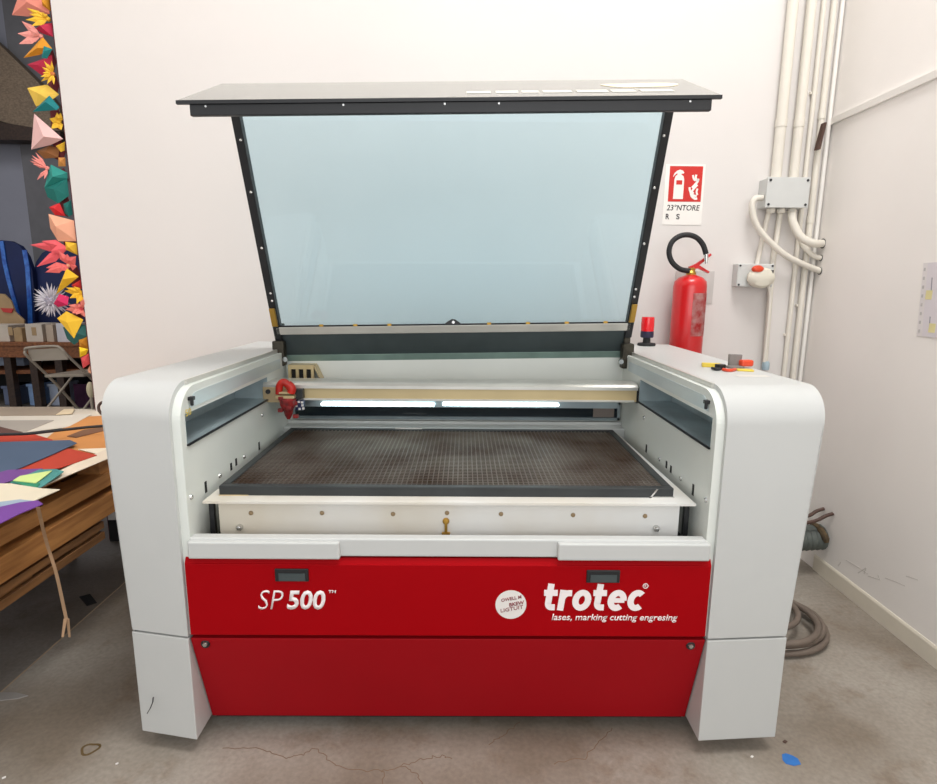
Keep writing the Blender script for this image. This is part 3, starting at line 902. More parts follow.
bm = BM(); lathe(bm, [(.022, ztop+.008), (.024, ztop+.02), (.018, ztop+.03), (.02, ztop+.04), (.012, ztop+.045)], (ex, ey, 0), 18)
vv = obj('valve', bm, m_brass, EX, True)
bm = BM()
zt_ = ztop+.03
prism(bm, [(ex-.012, ey-.01, zt_), (ex+.03, ey-.01, zt_+.012), (ex+.082, ey-.01, zt_-.012), (ex+.086, ey-.01, zt_-.004), (ex+.03, ey-.01, zt_+.028), (ex-.012, ey-.01, zt_+.02)], (0, .02, 0))
obj('carry_handle', bm, m_ext, EX)
bm = BM()
prism(bm, [(ex-.014, ey-.009, zt_+.018), (ex+.02, ey-.009, zt_+.034), (ex+.085, ey-.009, zt_+.082), (ex+.09, ey-.009, zt_+.074), (ex+.03, ey-.009, zt_+.022), (ex, ey-.009, zt_+.01)], (0, .018, 0))
obj('squeeze_lever', bm, m_ext, EX)
hp = [ony(a_, b_, ey-.03) for a_, b_ in ((689, 271), (680, 269), (672, 262), (669, 252), (672, 242), (680, 236), (689, 235), (697, 238), (703, 245), (706, 254))]
bm = BM(); tube(bm, spline(hp, 6), .0125, 12)
hs = obj('hose', bm, m_rubber, EX, True)
bm = BM(); tube(bm, [hp[-1], hp[-1]+V((.004, 0, -.03))], .010, 10); tube(bm, [hp[-1]+V((.004, 0, -.03)), hp[-1]+V((.006, 0, -.045))], .006, 10)
obj('hose_nozzle', bm, m_chrome, hs, True)
bm = BM(); a, b_ = ony(676, 271, W-.004), ony(712, 303, W-.004)
box(bm, a.x, b_.x, W-.005, W, b_.z, a.z)  # thin grey rectangle on the wall behind the cylinder
box(bm, ex-.02, ex+.02, ey+.07, W, a.z-.10, a.z-.03)
obj('bracket_and_grey_plate', bm, mat('plate_grey', (198, 194, 190), .5), EX)

# conduits
GP = 'pipes running down the corner of the back wall'
def conduit(x, z0, z1, r, label, m=m_pvc, joints=(), x0=None, extra=None):
    c = thing('conduit', label, 'pipe', (x, W-r, z0), GP)
    bm = BM(); pts = [(x if x0 is None else x0, W-r-.004, z0), (x, W-r-.004, z1)]
    tube(bm, pts, r, 14)
    obj('pipe', bm, m, c, True)
    for z in joints:
        bm = BM(); tube(bm, [(x, W-r-.004, z-.018), (x, W-r-.004, z+.018)], r+.0025, 14)
        obj('coupling', bm, m, c, True)
    for z in (extra or ()):
        bm = BM(); box(bm, x-r-.006, x+r+.006, W-r*1.3, W, z-.006, z+.006, .001)
        obj('clip', bm, m, c)
    return c
zbt = ony(785, 178, 1.37).z
conduit(1.545, zbt+.003, 4.5, .024, 'thickest cream conduit rising from the left of the grey junction box', joints=(2.16,))
conduit(1.632, zbt+.003, 4.5, .022, 'thick cream conduit rising from the right of the grey junction box', joints=(2.16,))
conduit(1.695, .0, 4.5, .011, 'slim cream conduit passing just right of the junction box down to the floor', joints=(1.5,), extra=(2.3, 1.15))
conduit(1.742, .0, 4.5, .014, 'cream conduit second from the corner, holding a dark clip', joints=(2.2, 1.72), extra=(1.3,))
cc = conduit(1.782, .0, 4.5, .010, 'thin white conduit tucked right in the wall corner', m_pvcw)
q = ony(821, 136, 1.39)
tag(obj('dark_clip', prism(BM(), [(q.x-.012, 1.385, q.z-.06), (q.x+.002, 1.385, q.z-.06), (q.x+.018, 1.385, q.z+.06), (q.x+.008, 1.385, q.z+.06)], (0, .03, 0)), m_browncable), 'dark brown sliver wedged behind the corner pipe below the slanted trunking', 'clip')
# junction box
a, b_ = ony(768, 177.5, 1.37), ony(807, 207.5, 1.37)
JB = tag(obj('junction_box', box(BM(), a.x, b_.x, 1.375, W, b_.z, a.z, .004), m_boxgrey), 'grey square junction box on the pipes in the wall corner', 'junction box')
obj('cover', box(BM(), a.x-.002, b_.x+.002, 1.366, 1.376, b_.z-.002, a.z+.002, .002), m_boxgrey, JB)
for x in (a.x+.012, b_.x-.012):
    for z in (a.z-.012, b_.z+.012):
        obj('cover_screw', disc(BM(), (x, 1.366, z), .006, -.003, 'y', 10), m_ink, JB)
jz = b_.z
# wall socket
a, b_ = ony(739, 263.5, 1.39), ony(773, 287, 1.39)
SK = tag(obj('wall_socket', box(BM(), a.x, b_.x, 1.395, W, b_.z, a.z, .004), m_boxgrey), 'grey wall socket with a cream plug and an orange lamp', 'socket')
bm = BM()
q = ony(761, 277, 1.37)
lathe(bm, [(.028, .0), (.048, -.012), (.05, -.03), (.04, -.045), (.015, -.052)], (q.x, 1.395, q.z-.004), 20, 'y')
for v in bm.verts: v.co.x = q.x + (v.co.x-q.x)*1.35
obj('plug', bm, m_cream, SK, True)
bm = BM(); q2 = ony(758.5, 269, 1.35)
lathe(bm, [(.026, .012), (.03, 0), (.022, -.012), (.008, -.016)], (q2.x, 1.356, q2.z), 20, 'y')
for v in bm.verts: v.co.z = q2.z + (v.co.z-q2.z)*.62
obj('orange_lamp', bm, m_orange, SK, True)
bm = BM(); q3 = ony(769, 275, 1.36)
for k in range(4): box(bm, q3.x-.012+.008*k, q3.x-.007+.008*k, 1.352, 1.37, q3.z-.022+.01*k, q3.z-.006+.01*k)
obj('plug_pins', bm, m_ink, SK)
for (x, z) in ((a.x+.01, a.z-.01), (a.x+.01, b_.z+.01), (b_.x-.01, a.z-.01)):
    obj('socket_screw', disc(BM(), (x, 1.395, z), .005, -.003, 'y', 10), m_ink, SK)
# pipes between box and socket
def wpipe(name, px, r, label, cat='pipe', m=m_pvc, Y=1.43, group=GP, pts3=None, sub=None):
    P = [ony(a_, b2, Y) for a_, b2 in px] if pts3 is None else pts3
    bm = BM(); tube(bm, spline(P, 6), r, 12)
    return tag(obj(name, bm, m, None, True), label, cat, group)
wpipe('conduit', [(770, 207), (764, 232), (757, 265)], .011, 'slim slanting pipe from junction box down to the left of the socket')
wpipe('conduit', [(781, 207), (777, 235), (773, 262), (769, 310), (765, 364)], .0125, 'pipe running from the junction box behind the socket and down to a pale blue end')
q = ony(764.5, 364, 1.43)
tag(obj('cable_gland', lathe(BM(), [(.016, 0), (.018, .01), (.018, .035), (.013, .045)], (q.x+.004, 1.425, q.z-.03), 14), mat('pale_blue_plastic_end', (168, 190, 200), .5), None, True), 'pale blue cable gland at the lower end of the socket pipe', 'cable gland')
wpipe('power_cable', [(768, 284), (770, 300), (767, 335), (764, 362)], .007, 'cream cable hanging from the plug of the wall socket', 'cable', m_pvc, 1.385, None)
# flexible hoses into the right wall
GH = 'cream flexible hoses from the junction box into the right wall'
def hose(px, ends, r, label):
    P = [ony(a_, b2, Y) for a_, b2, Y in px] + [V(e) for e in ends]
    return wpipe('flexible_hose', None, r, label, 'hose', m_pvc, group=GH, pts3=P)
e1 = onx(823, 243.5, XR); e2 = onx(821, 258, XR); e3 = onx(820, 271, XR)
h1 = hose([(762.5, 198, 1.40), (755, 199, 1.40), (752, 208, 1.40), (757, 226, 1.395), (771, 243, 1.39), (790, 258, 1.385)], [e3], .0145, 'longest cream hose looping out from the left of the junction box')
h2 = hose([(792, 213, 1.40), (793, 222, 1.39), (800, 236, 1.37), (812, 243, 1.36)], [e1], .019, 'thick short cream hose from under the junction box to the upper wall hole')
h3 = hose([(800, 240, 1.43), (806, 249, 1.41), (814, 256, 1.40)], [e2], .0125, 'thin short cream hose between the two other hoses')
for h, e, r in ((h1, e3, .0145), (h2, e1, .019), (h3, e2, .0125)):
    obj('wall_hole', disc(BM(), (XR-.003, e.y, e.z), r*1.25, .002, 'x', 16), m_ink, h)
# glands under the box
for i, (x, nm) in enumerate(((771, 'left'), (781, 'middle'), (792, 'right'))):
    q = ony(x, 209, 1.41)
    bm = BM(); lathe(bm, [(.017, 0), (.020, .006), (.020, .016), (.016, .022)], (q.x, 1.41, jz-.022), 14)
    obj('gland', bm, m_pvc, JB, True)

# right wall: trunking and notice
bm = BM()
pa, pb = onx(826, 123, XR), onx(937, 72, XR); pb2 = V((XR, -2.5, 2.172))
zc_ = 2.172
prism(bm, [(XR, W-.005, zc_-.014), (XR-.014, W-.005, zc_-.014), (XR-.016, W-.005, zc_+.014), (XR, W-.005, zc_+.016)], (0, -3.9, 0))
tag(obj('cable_trunking', bm, m_pvcw), 'white cable trunking running along the right wall at head height', 'trunking')
a, b_, c, d = onx(924, 263, XR), onx(917, 336, XR), onx(960, 341, XR), onx(960, 261, XR)
bm = BM(); prism(bm, [a, b_, c, d], (-.002, 0, 0))
NT = tag(obj('paper_notice', bm, mat('clear_sleeve', (226, 221, 220), .3, var=.03)), 'paper notice in a punched plastic sleeve on the right wall', 'notice')
def lerp4(u, v): return (a.lerp(d, u)).lerp(b_.lerp(c, u), v)
bm = BM(); prism(bm, [lerp4(.14, .0), lerp4(.14, .99), lerp4(.98, .99), lerp4(.98, .0)], (-.0028, 0, 0))
obj('sheet', bm, mat('printed_sheet', (222, 216, 220), .5, var=.02), NT)
bm = BM()
for k in range(8):
    q = lerp4(.06, .08+.12*k); box(bm, XR-.003, XR-.002, q.y-.004, q.y+.004, q.z-.008, q.z+.004)
obj('punch_hole', bm, mat('hole_shade', (190, 186, 184), .7), NT)
bm = BM()
for (u, v0, v1) in ((.28, .2, .42), (.3, .72, .86), (.5, .1, .5), (.55, .55, .9)):
    p0, p1 = lerp4(u, v0), lerp4(u, v1)
    prism(bm, [p0, p1, p1+V((0, -.004, 0)), p0+V((0, -.004, 0))], (-.0034, 0, 0))
obj('printed_line', bm, mat('faint_ink', (150, 148, 156), .7), NT)
bm = BM()
for (u, v) in ((.2, .42), (.34, .86)):
    p0 = lerp4(u, v); box(bm, XR-.0036, XR-.0026, p0.y-.022, p0.y+.008, p0.z-.02, p0.z+.014)
obj('yellow_mark', bm, mat('pale_yellow_mark', (226, 216, 160), .7), NT)

# ------------------------------------------------------------------ things on the floor to the right
zc_ = .15
dy = 1.135
bm = BM()
rl, pl = [], []
N_ = 90
for k in range(N_):
    t_ = k/(N_-1)
    pl.append(V((.992+(XR-.005-.992)*t_, dy-.02*math.sin(t_*3), .16+.03*t_)))
    rl.append(.058+.006*math.sin(k*2*PI/3))
tube(bm, pl, .05, 16, r_list=rl)
DU = tag(obj('exhaust_duct', bm, m_duct, None, True), 'grey corrugated exhaust duct running into the right wall behind the machine', 'duct')
bm = BM()
FP = []
for k in range(12):
    a_ = PI*.12+PI*.85*k/11
    FP.append(V((XR-.022-.018*math.sin(a_), dy+.062*math.cos(a_)-.01, .186+.062*math.sin(a_))))
tube(bm, FP, .016, 8, r_list=[.008+.009*random.random() for _ in FP])
obj('foam_seal', bm, m_rust, DU)
for lab, (a_, b2), x0, z0 in (('upper dark brown cable bending into the right wall above the duct', (824, 511), 1.5, .20), ('lower dark brown cable bending into the right wall beside the duct', (833, 516), 1.5, .15)):
    e = onx(a_, b2, XR)
    bm = BM(); tube(bm, spline([(x0-.15, e.y-.02, z0+.08), (x0, e.y-.01, z0+.11), (XR-.10, e.y, e.z-.03), (XR-.035, e.y, e.z), (XR-.002, e.y, e.z+.012)], 7), .0085, 10)
    o = tag(obj('brown_cable', bm, m_browncable, None, True), lab, 'cable', 'brown cables going into the right wall')
# coiled cable
bm = BM(); P = []
turns = [(1.305, .665, .265, .22), (1.25, .71, .23, .21), (1.30, .62, .225, .19), (1.23, .70, .19, .17)]
for i, (cx, cy, rx, ry) in enumerate(turns):
    for k in range(28):
        a_ = 2*PI*k/28 + PI*.9
        f_ = k/28
        nx_ = turns[(i+1) % 4] if i < 3 else turns[i]
        P.append(V((cx+(nx_[0]-cx)*f_ + (rx+(nx_[2]-rx)*f_)*math.cos(a_), cy+(nx_[1]-cy)*f_+(ry+(nx_[3]-ry)*f_)*math.sin(a_), .013+.021*i + .021*f_*(1 if i < 3 else 0))))
tube(bm, P, .0125, 10)
tag(obj('coiled_cable', bm, m_cable, None, True), 'coil of thick brown cable on the floor right of the machine', 'cable')
# blue tape
bm = BM(); prism(bm, [onz(a_, b2, 0) for a_, b2 in ((782, 754.5), (786, 753.5), (793, 756), (798, 759), (801, 764.5), (794, 766), (786, 764), (782.5, 760))], (0, 0, .0012))
tag(obj('tape_scrap', bm, m_bluetape), 'scrap of blue tape on the floor near the right foot', 'tape')
for lab, (a_, b2), s_, m in (('tiny pale chip on the floor below the right foot', (752, 757), .006, m_sticker), ('small brown chip on the floor left of the blue tape', (785, 742), .009, m_browncable),
                              ('tiny pale crumb on the floor in the lower left corner', (4, 778), .006, m_sticker), ('tiny pale crumb on the floor below the brown ring stain', (117, 764), .005, m_sticker)):
    q = onz(a_, b2, 0); bm = BM(); tilt_box(bm, V((q.x, q.y, 0)), s_*1.5, s_, .003, .6, .001)
    tag(obj('floor_chip', bm, m), lab, 'debris', 'small chips lying on the floor')

# ------------------------------------------------------------------ pallets on the left
def pallet(x0, x1, y0, y1, z0, layout, label, m):
    p_ = thing('wooden_pallet', label, 'pallet', ((x0+x1)/2, (y0+y1)/2, z0), 'wooden pallets stacked beside the machine')
    for (kind, za, zb) in layout:
        if kind == 'skid':
            for x in (x0, (x0+x1)/2-.05, x1-.10):
                obj('skid_board', box(BM(), x, x+.10, y0, y1, za, zb, .002), m, p_)
        elif kind == 'block':
            for x in (x0+.01, (x0+x1)/2-.045, x1-.105):
                for y in (y0+.005, (y0+y1)/2-.07, y1-.145):
                    obj('block', box(BM(), x, x+.09, y, y+.14, za, zb, .002), m, p_)
        elif kind == 'deck':
            n_ = 8; wd = (y1-y0-.012*(n_-1))/n_
            for k in range(n_):
                y = y0+k*(wd+.012)
                obj('deck_board', box(BM(), x0+.004, x1-(.02 if za > .7 else .12), y, y+wd, za, zb, .002), m, p_)
    return p_
PX0, PX1 = -2.62, -1.335
for lab, y, zt in (('dark trestle under the near end of the pallet stack', .12, .408), ('dark trestle under the far end of the pallet stack', 1.05, .494)):
    tr = thing('trestle', lab, 'trestle', (-2.1, y+.05, 0), 'trestles under the pallet stack')
    obj('beam', box(BM(), -2.6, -1.80, y, y+.09, zt-.07, zt, .003), m_dark, tr)
    for x in (-2.5, -1.95):
        for dy_ in (-.10, .19):
            bm = BM(); tube(bm, [(x, y+.045, zt-.075), (x, y+dy_, 0)], .02, 8)
            obj('leg', bm, m_dark, tr)
pallet(PX0, PX1-.01, -.25, .60, .408, [('skid', .409, .438), ('block', .438, .453), ('skid', .453, .480), ('deck', .480, .4935)], 'lowest, shortest wooden pallet of the stack', m_boardd)
pallet(PX0, PX1, -.05, 1.44, .4945, [('skid', .4945, .575), ('deck', .575, .588)], 'middle wooden pallet of the stack with a broad side board', m_board)
pallet(PX0, PX1-.006, -.05, 1.44, .589, [('deck', .589, .603), ('skid', .603, .657), ('block', .657, .7055), ('deck', .7055, .7195)], 'topmost wooden pallet of the stack, carrying the coloured sheets', m_board)

# sheets
GS = 'sheets of coloured paper and card on the pallets'
zs = [.7198]
def sheet(name, px, rgb, label, th=.0022, cat='paper', m=None, z=None):
    zz = zs[0] if z is None else z
    bm = BM(); prism(bm, [onz(a_, b2, zz) for a_, b2 in px], (0, 0, th))
    o = tag(obj(name, bm, m or paper(name+'_paper', rgb)), label, cat, GS)
    if z is None: zs[0] += th+.0004
    return o
sheet('base_card', [(-90, 409.5), (75, 409.5), (100, 410), (150, 417), (150, 439), (108.5, 457), (43, 487), (0, 508), (-200, 520)], (214, 202, 184), 'large cream base card spread under all the other sheets', .004, 'card')
sheet('card_strip', [(-60, 407.5), (74, 407.5), (72, 413), (58, 416), (-60, 417)], (158, 142, 124), 'long taupe card strip at the far edge of the pallets', .004, 'card')
sheet('cream_sheet', [(56, 415), (64, 409.5), (75, 409), (72, 414)], (226, 206, 172), 'small cream offcut on the taupe strip')
sheet('cream_sheet', [(-60, 417), (60, 416), (92, 414), (70, 427), (26, 432.5), (-60, 436)], (214, 206, 192), 'wide cream sheet in front of the taupe strip')
sheet('grey_sheet', [(-60, 421), (54, 420.5), (27, 431.5), (-60, 434)], (166, 158, 148), 'grey sheet with a pointed right corner on the cream one')
sheet('orange_sheet', [(70, 426.5), (88, 417), (103.5, 416), (106, 452), (97, 455), (60, 452), (45, 440), (56, 431)], (205, 138, 74), 'large orange tan sheet beside the machine')
sheet('brown_sheet', [(67, 436.5), (84, 430), (104, 427.5), (104, 431), (76, 438)], (120, 82, 56), 'dark brown offcut lying on the orange tan sheet')
sheet('cream_strip', [(78, 449.5), (107, 448.5), (109, 453), (96, 454)], (236, 222, 198), 'narrow cream strip at the right edge below the orange tan sheet')
sheet('white_sheet', [(40, 487.5), (60, 471), (96, 454), (108.5, 449), (109, 458.5)], (228, 212, 190), 'white strip along the near right edge of the pile')
sheet('red_sheet', [(-60, 437), (32, 434), (52, 440), (60, 447), (97, 455.5), (60, 468.5), (20, 473), (-60, 480)], (184, 58, 34), 'orange red sheet mostly under the blue one')
sheet('maroon_sheet', [(-60, 427), (0, 427), (28, 434), (-60, 436)], (92, 60, 52), 'dark maroon sheet wedged behind the blue one')
sheet('blue_sheet', [(-60, 444), (70, 440.5), (77, 443.5), (52, 455), (20, 468.5), (-60, 497)], (70, 88, 112), 'large slate blue sheet on top of the pile')
sheet('purple_sheet', [(-60, 490), (8, 470.5), (43, 469), (18, 479), (-60, 505)], (112, 66, 138), 'purple sheet peeking out under the slate blue one')
sheet('teal_sheet', [(10, 483), (25, 476), (40, 470), (56, 469.5), (64, 472), (44, 486), (38, 489)], (72, 142, 138), 'teal sheet at the near edge of the pile')
sheet('green_sheet', [(12, 482), (24, 476.5), (40, 484), (36, 489.5)], (44, 138, 104), 'small green sheet below the lime one')
sheet('lime_sheet', [(13, 481), (20, 476.5), (52, 471), (48, 474.5), (36, 483.5)], (204, 224, 142), 'lime green sheet lying on the teal one')
sheet('pale_sheet', [(-60, 484), (10, 484), (42, 489), (60, 490), (30, 503), (-60, 522)], (220, 210, 186), 'pale printed sheet hanging over the near edge')
sheet('lilac_sheet', [(-60, 510), (20, 500), (38, 502), (20, 509), (-60, 530)], (150, 168, 184), 'blue grey strip under the violet near corner sheet')
vs_ = sheet('violet_sheet', [(-60, 536), (-20, 512), (20, 503), (38, 501), (43, 504.5), (20, 514), (0, 524), (-40, 545)], (112, 62, 146), 'violet sheet at the nearest corner of the pile')
# dark cable across the sheets
bm = BM()
zz = zs[0]+.006
tube(bm, spline([onz(a_, b2, zz) for a_, b2 in ((-60, 436), (0, 434.5), (30, 433.5), (62, 430), (85, 427.5), (103, 426))], 5), .006, 8)
tag(obj('black_cable', bm, m_rubber, None, True), 'thin black cable lying across the coloured sheets', 'cable')
# hanging strip of tape with a forked end
A = [onz(38, 507, zs[0])]
top = A[0]
cp_ = [top, onx(46, 540, -1.219), onx(56, 572, -1.21), onx(63, 603, -1.205), onx(67, 622, -1.2)]
Q = spline(cp_, 6)
bm = BM()
for a_, b2 in zip(Q, Q[1:]):
    n_ = V((1, 0, 0))*.0055
    prism(bm, [a_-n_, b2-n_, b2+n_, a_+n_], (0, -.0008, 0))
end = Q[-1]
for da, db in ((-4.5, -2), (2.5, 4)):
    tip = onx(67+da, 637, -1.198)
    prism(bm, [end+V((-.009 if da < 0 else -.002, 0, .012)), end+V((.002 if da < 0 else .009, 0, .012)), tip+V((.004, 0, 0)), tip+V((-.003, 0, 0))], (0, -.0008, 0))
tag(obj('tape_strip', bm, m_tape), 'brown strip of tape with a forked end hanging from the pallets', 'tape')
bm = BM(); prism(bm, [onz(a_, b2, 0) for a_, b2 in ((79, 597), (90, 594), (97, 603), (87, 606))], (0, 0, .0015))
tag(obj('dark_patch', bm, m_dark), 'small black patch on the floor between pallets and machine', 'patch')
bm = BM(); prism(bm, [onz(a_, b2, 0) for a_, b2 in ((-40, 693), (0, 693), (16, 693), (28, 696), (18, 699), (0, 701), (-40, 703))], (0, 0, .003))
tag(obj('plastic_scrap', bm, mat('greyish_film', (150, 146, 142), .3)), 'thin greyish plastic scrap on the floor at the left', 'scrap')

# ------------------------------------------------------------------ paper flowers on the wall end
GF = 'folded paper flowers and gems on the end of the wall'
YF = 1.478
bm = BM(); box(bm, XE-.012, XE-.001, YB+.012, YB+.24, .0, 3.2)
tag(obj('garland_backing', bm, paper('maroon_backing', (96, 30, 40))), 'dark maroon backing strip behind the paper flowers', 'backing')
PC = {}
def pc(rgb):
    if rgb not in PC: PC[rgb] = mat('flower_paper_%02x%02x%02x' % rgb, rgb, .75, var=.04, scale=12)
    return PC[rgb]
def wall_edge(y): return 50 + .1075*y + .00002*y*y
def fp_(a_, b2, dy_=0):
    a_ = min(a_, wall_edge(b2)-.2)
    return ony(a_, b2, YF+dy_)
def gem(px, apex, rgb, label, depth=.03, dy_=0, cat='paper gem'):
    bm = BM()
    rim = [bm.verts.new(fp_(a_, b2, dy_ + .006*((i*7) % 3-1))) for i, (a_, b2) in enumerate(px)]
    c = fp_(*apex, dy_)
    f_ = bm.verts.new(c+V((0, -depth, 0))); k_ = bm.verts.new(c+V((.004, depth, 0)))
    n_ = len(rim)
    for i in range(n_):
        bm.faces.new([rim[i], rim[(i+1) % n_], f_]); bm.faces.new([rim[(i+1) % n_], rim[i], k_])
    return tag(obj('paper_gem', bm, pc(rgb)), label, cat, GF)
def petal(bm, c, tip, w, lift):
    d = tip-c; L = d.length; d.normalize()
    side = d.cross(V((0, -1, 0)))
    if side.length < .05: side = V((1, 0, 0))
    side.normalize(); up = side.cross(d).normalized()
    m1 = c+d*L*.5
    v0, v1 = bm.verts.new(c), bm.verts.new(tip)
    a_, b2 = bm.verts.new(m1+side*w), bm.verts.new(m1-side*w)
    u_, l_ = bm.verts.new(m1+up*lift), bm.verts.new(m1-up*lift*.5)
    for q in ((v0, a_, u_), (v0, u_, b2), (v1, u_, a_), (v1, b2, u_), (v0, l_, a_), (v0, b2, l_), (v1, a_, l_), (v1, l_, b2)): bm.faces.new(q)
def flower(cxy, tips, rgb, label, w=.011, lift=.006, core=None, dy_=-.004):
    F = thing('paper_flower', label, 'paper flower', fp_(*cxy, dy_), GF)
    c = fp_(*cxy, dy_)
    for i, (a_, b2) in enumerate(tips):
        bm = BM(); petal(bm, c, fp_(a_, b2, dy_ - .035*(.4+.6*((i*5) % 4)/3)), w, lift)
        obj('petal', bm, pc(rgb), F)
    bm = BM(); bmesh.ops.create_icosphere(bm, subdivisions=1, radius=.012, matrix=Matrix.Translation(c))
    obj('flower_centre', bm, pc(core or rgb), F)
    return F
def z1(*P): return [(10+a_/7.84, b2/7.84) for a_, b2 in P]
def z2(*P): return [(20+a_/7.84, 95+b2/7.84) for a_, b2 in P]
def z3(*P): return [(25+a_/7.84, 190+b2/7.84) for a_, b2 in P]
def z4(*P): return [(30+a_/7.84, 275+b2/7.84) for a_, b2 in P]
SAL, YEL, CRI, TEA, PNK, PEA, COR, ORG = (226, 138, 120), (236, 186, 48), (186, 30, 66), (20, 122, 122), (232, 150, 140), (240, 172, 140), (234, 92, 100), (222, 150, 34)
gem(z1((75, -60), (15, 118), (140, 130), (310, 110), (300, -60)), z1((170, 40))[0], SAL, 'large salmon paper gem at the very top of the wall end', .03, .02)
gem(z1((245, -10), (320, -10), (322, 90), (255, 45)), z1((290, 40))[0], ORG, 'amber paper gem beside the salmon one at the top')
flower(z1((300, 150))[0], z1((130, 62), (150, 108), (120, 155), (165, 205), (210, 90), (200, 195), (250, 100)), YEL, 'yellow paper flower with finger petals below the salmon gem', .013)
gem(z1((200, 225), (250, 185), (330, 180), (338, 290), (250, 262)), z1((270, 225))[0], CRI, 'crimson paper gem under the top yellow flower')
flower(z1((245, 285))[0], z1((90, 165), (58, 262), (68, 345), (150, 230), (130, 310)), PNK, 'pink paper lily with pointed petals near the top', .018)
gem(z1((255, 288), (105, 455), (235, 430), (330, 380)), z1((235, 390))[0], ORG, 'amber kite of folded paper under the pink lily', .02)
gem(z1((265, 360), (332, 385), (290, 462), (248, 450)), z1((285, 410))[0], TEA, 'small teal paper leaf on the amber kite', .012, -.024)
gem(z1((135, 505), (250, 465), (330, 430), (340, 560), (255, 595)), z1((235, 520))[0], CRI, 'crimson paper gem behind the yellow daisy', .02, .02)
flower(z1((335, 580))[0], z1((265, 475), (250, 525), (255, 570), (238, 602), (242, 640), (290, 662), (325, 475), (345, 665), (300, 500)), YEL, 'yellow paper daisy with many petals in the upper part', .009, .006, (216, 130, 70), -.01)
gem(z1((135, 690), (290, 663), (385, 740), (320, 790), (205, 835)), z1((250, 745))[0], (238, 198, 80), 'yellow paper gem above the teal wedge', .025)
gem(z2((98, 132), (230, 3), (310, 95), (290, 118)), z2((235, 70))[0], (0, 120, 124), 'teal wedge of folded paper under the yellow gem', .03, -.02)
flower(z2((310, 215))[0], z2((230, 185), (290, 138), (245, 265), (325, 275), (318, 140)), YEL, 'small yellow star flower right of the pale pink gem', .016, .006, None, .012)
gem(z2((110, 145), (88, 428), (240, 392), (338, 345)), z2((225, 340))[0], (236, 190, 186), 'large pale pink paper gem in the upper middle', .035, -.012)
gem(z2((280, 400), (352, 365), (350, 435), (320, 447)), z2((320, 410))[0], YEL, 'small yellow paper gem below the pale pink one', .015)
gem(z2((130, 440), (230, 395), (310, 420), (300, 490), (190, 500)), z2((220, 450))[0], (150, 96, 50), 'brown gauze puff below the pale pink gem', .02, .02)
flower(z2((215, 575))[0], z2((120, 448), (92, 472), (75, 515), (85, 495), (132, 668), (170, 640), (100, 540), (190, 660)), (232, 140, 130), 'spiky pink paper flower above the teal gem', .009)
gem(z2((300, 490), (355, 490), (358, 560), (300, 560)), z2((330, 525))[0], (206, 140, 70), 'small tan paper gem beside the spiky pink flower', .014)
gem(z2((240, 545), (372, 610), (372, 655), (190, 728)), z2((290, 650))[0], (40, 142, 132), 'teal green paper gem in the middle of the wall end', .03)
gem(z2((192, 728), (370, 655), (385, 790), (300, 850), (215, 800)), z2((290, 745))[0], (10, 108, 100), 'dark teal crumpled paper below the teal green gem', .022)
gem(z3((300, 110), (360, 80), (375, 190), (345, 210), (310, 180)), z3((340, 150))[0], (16, 104, 96), 'small dark teal paper curl beside the red gem', .018)
gem(z3((188, 135), (270, 100), (318, 205), (235, 197)), z3((255, 150))[0], (214, 30, 36), 'bright red paper gem above the peach gem', .022)
gem(z3((183, 187), (385, 240), (412, 402), (260, 402), (198, 300)), z3((278, 290))[0], PEA, 'large peach paper gem in the middle', .035, -.012)
flower(z3((340, 455))[0], z3((38, 430), (92, 602), (130, 400), (200, 480), (160, 540)), COR, 'hot pink paper lily with a long pointed petal', .024, .012)
gem(z3((315, 405), (412, 418), (412, 510), (320, 468)), z3((360, 450))[0], YEL, 'yellow paper gem right of the hot pink lily', .02, -.006)
flower(z3((345, 590))[0], z3((165, 610), (160, 645), (265, 475), (400, 520), (405, 600), (280, 630), (330, 500)), (236, 110, 106), 'coral paper flower below the hot pink lily', .022, .01, PEA)
gem(z3((325, 612), (422, 680), (340, 745), (240, 822)), z3((320, 700))[0], (240, 190, 40), 'yellow folded paper wedge above the white pompom', .022, -.01)
for (x, y) in ((52, 60), (55, 84), (57, 118), (60, 150), (63, 178), (66, 205), (70, 240), (76, 275), (78, 312), (84, 338)):
    gem([(x-7, y-7), (x+1, y-10), (x+6, y+2), (x+2, y+12), (x-6, y+8)], (x-1, y), (112, 34, 40), 'dark maroon paper leaf tucked behind the brighter paper flowers', .012, .035, 'paper leaf')
# spiky white pompom
cxy = z4((165, 205))[0]
PP = thing('paper_flower', 'spiky white and grey paper pompom sticking out to the left', 'paper flower', fp_(*cxy, -.005), GF)
c = fp_(*cxy, -.005)
bm = BM()
for k in range(90):
    zz_ = 1-2*(k+.5)/90; a_ = k*2.39996; r_ = math.sqrt(1-zz_*zz_)
    d = V((r_*math.cos(a_), r_*math.sin(a_)*.5, zz_)) * (.098*random.uniform(.82, 1.05))
    petal(bm, c, c+d, .006, .004)
obj('spike', bm, pc((196, 192, 200)), PP)
bm = BM(); bmesh.ops.create_icosphere(bm, subdivisions=2, radius=.03, matrix=Matrix.Translation(c))
obj('flower_centre', bm, pc((150, 146, 160)), PP)
gem(z4((185, 222), (230, 148), (305, 172), (295, 235), (220, 252)), z4((240, 195))[0], (206, 34, 92), 'magenta paper gem in front of the white pompom', .026, -.03)
gem(z4((325, 80), (400, 35), (415, 105), (360, 120)), z4((375, 75))[0], (206, 40, 40), 'small red paper gem near the wall above the lower daisy', .015)
flower(z4((405, 140))[0], z4((268, 125), (280, 98), (310, 182), (365, 228), (345, 90), (400, 225)), (240, 184, 40), 'yellow paper daisy with blunt petals in the lower part', .014)
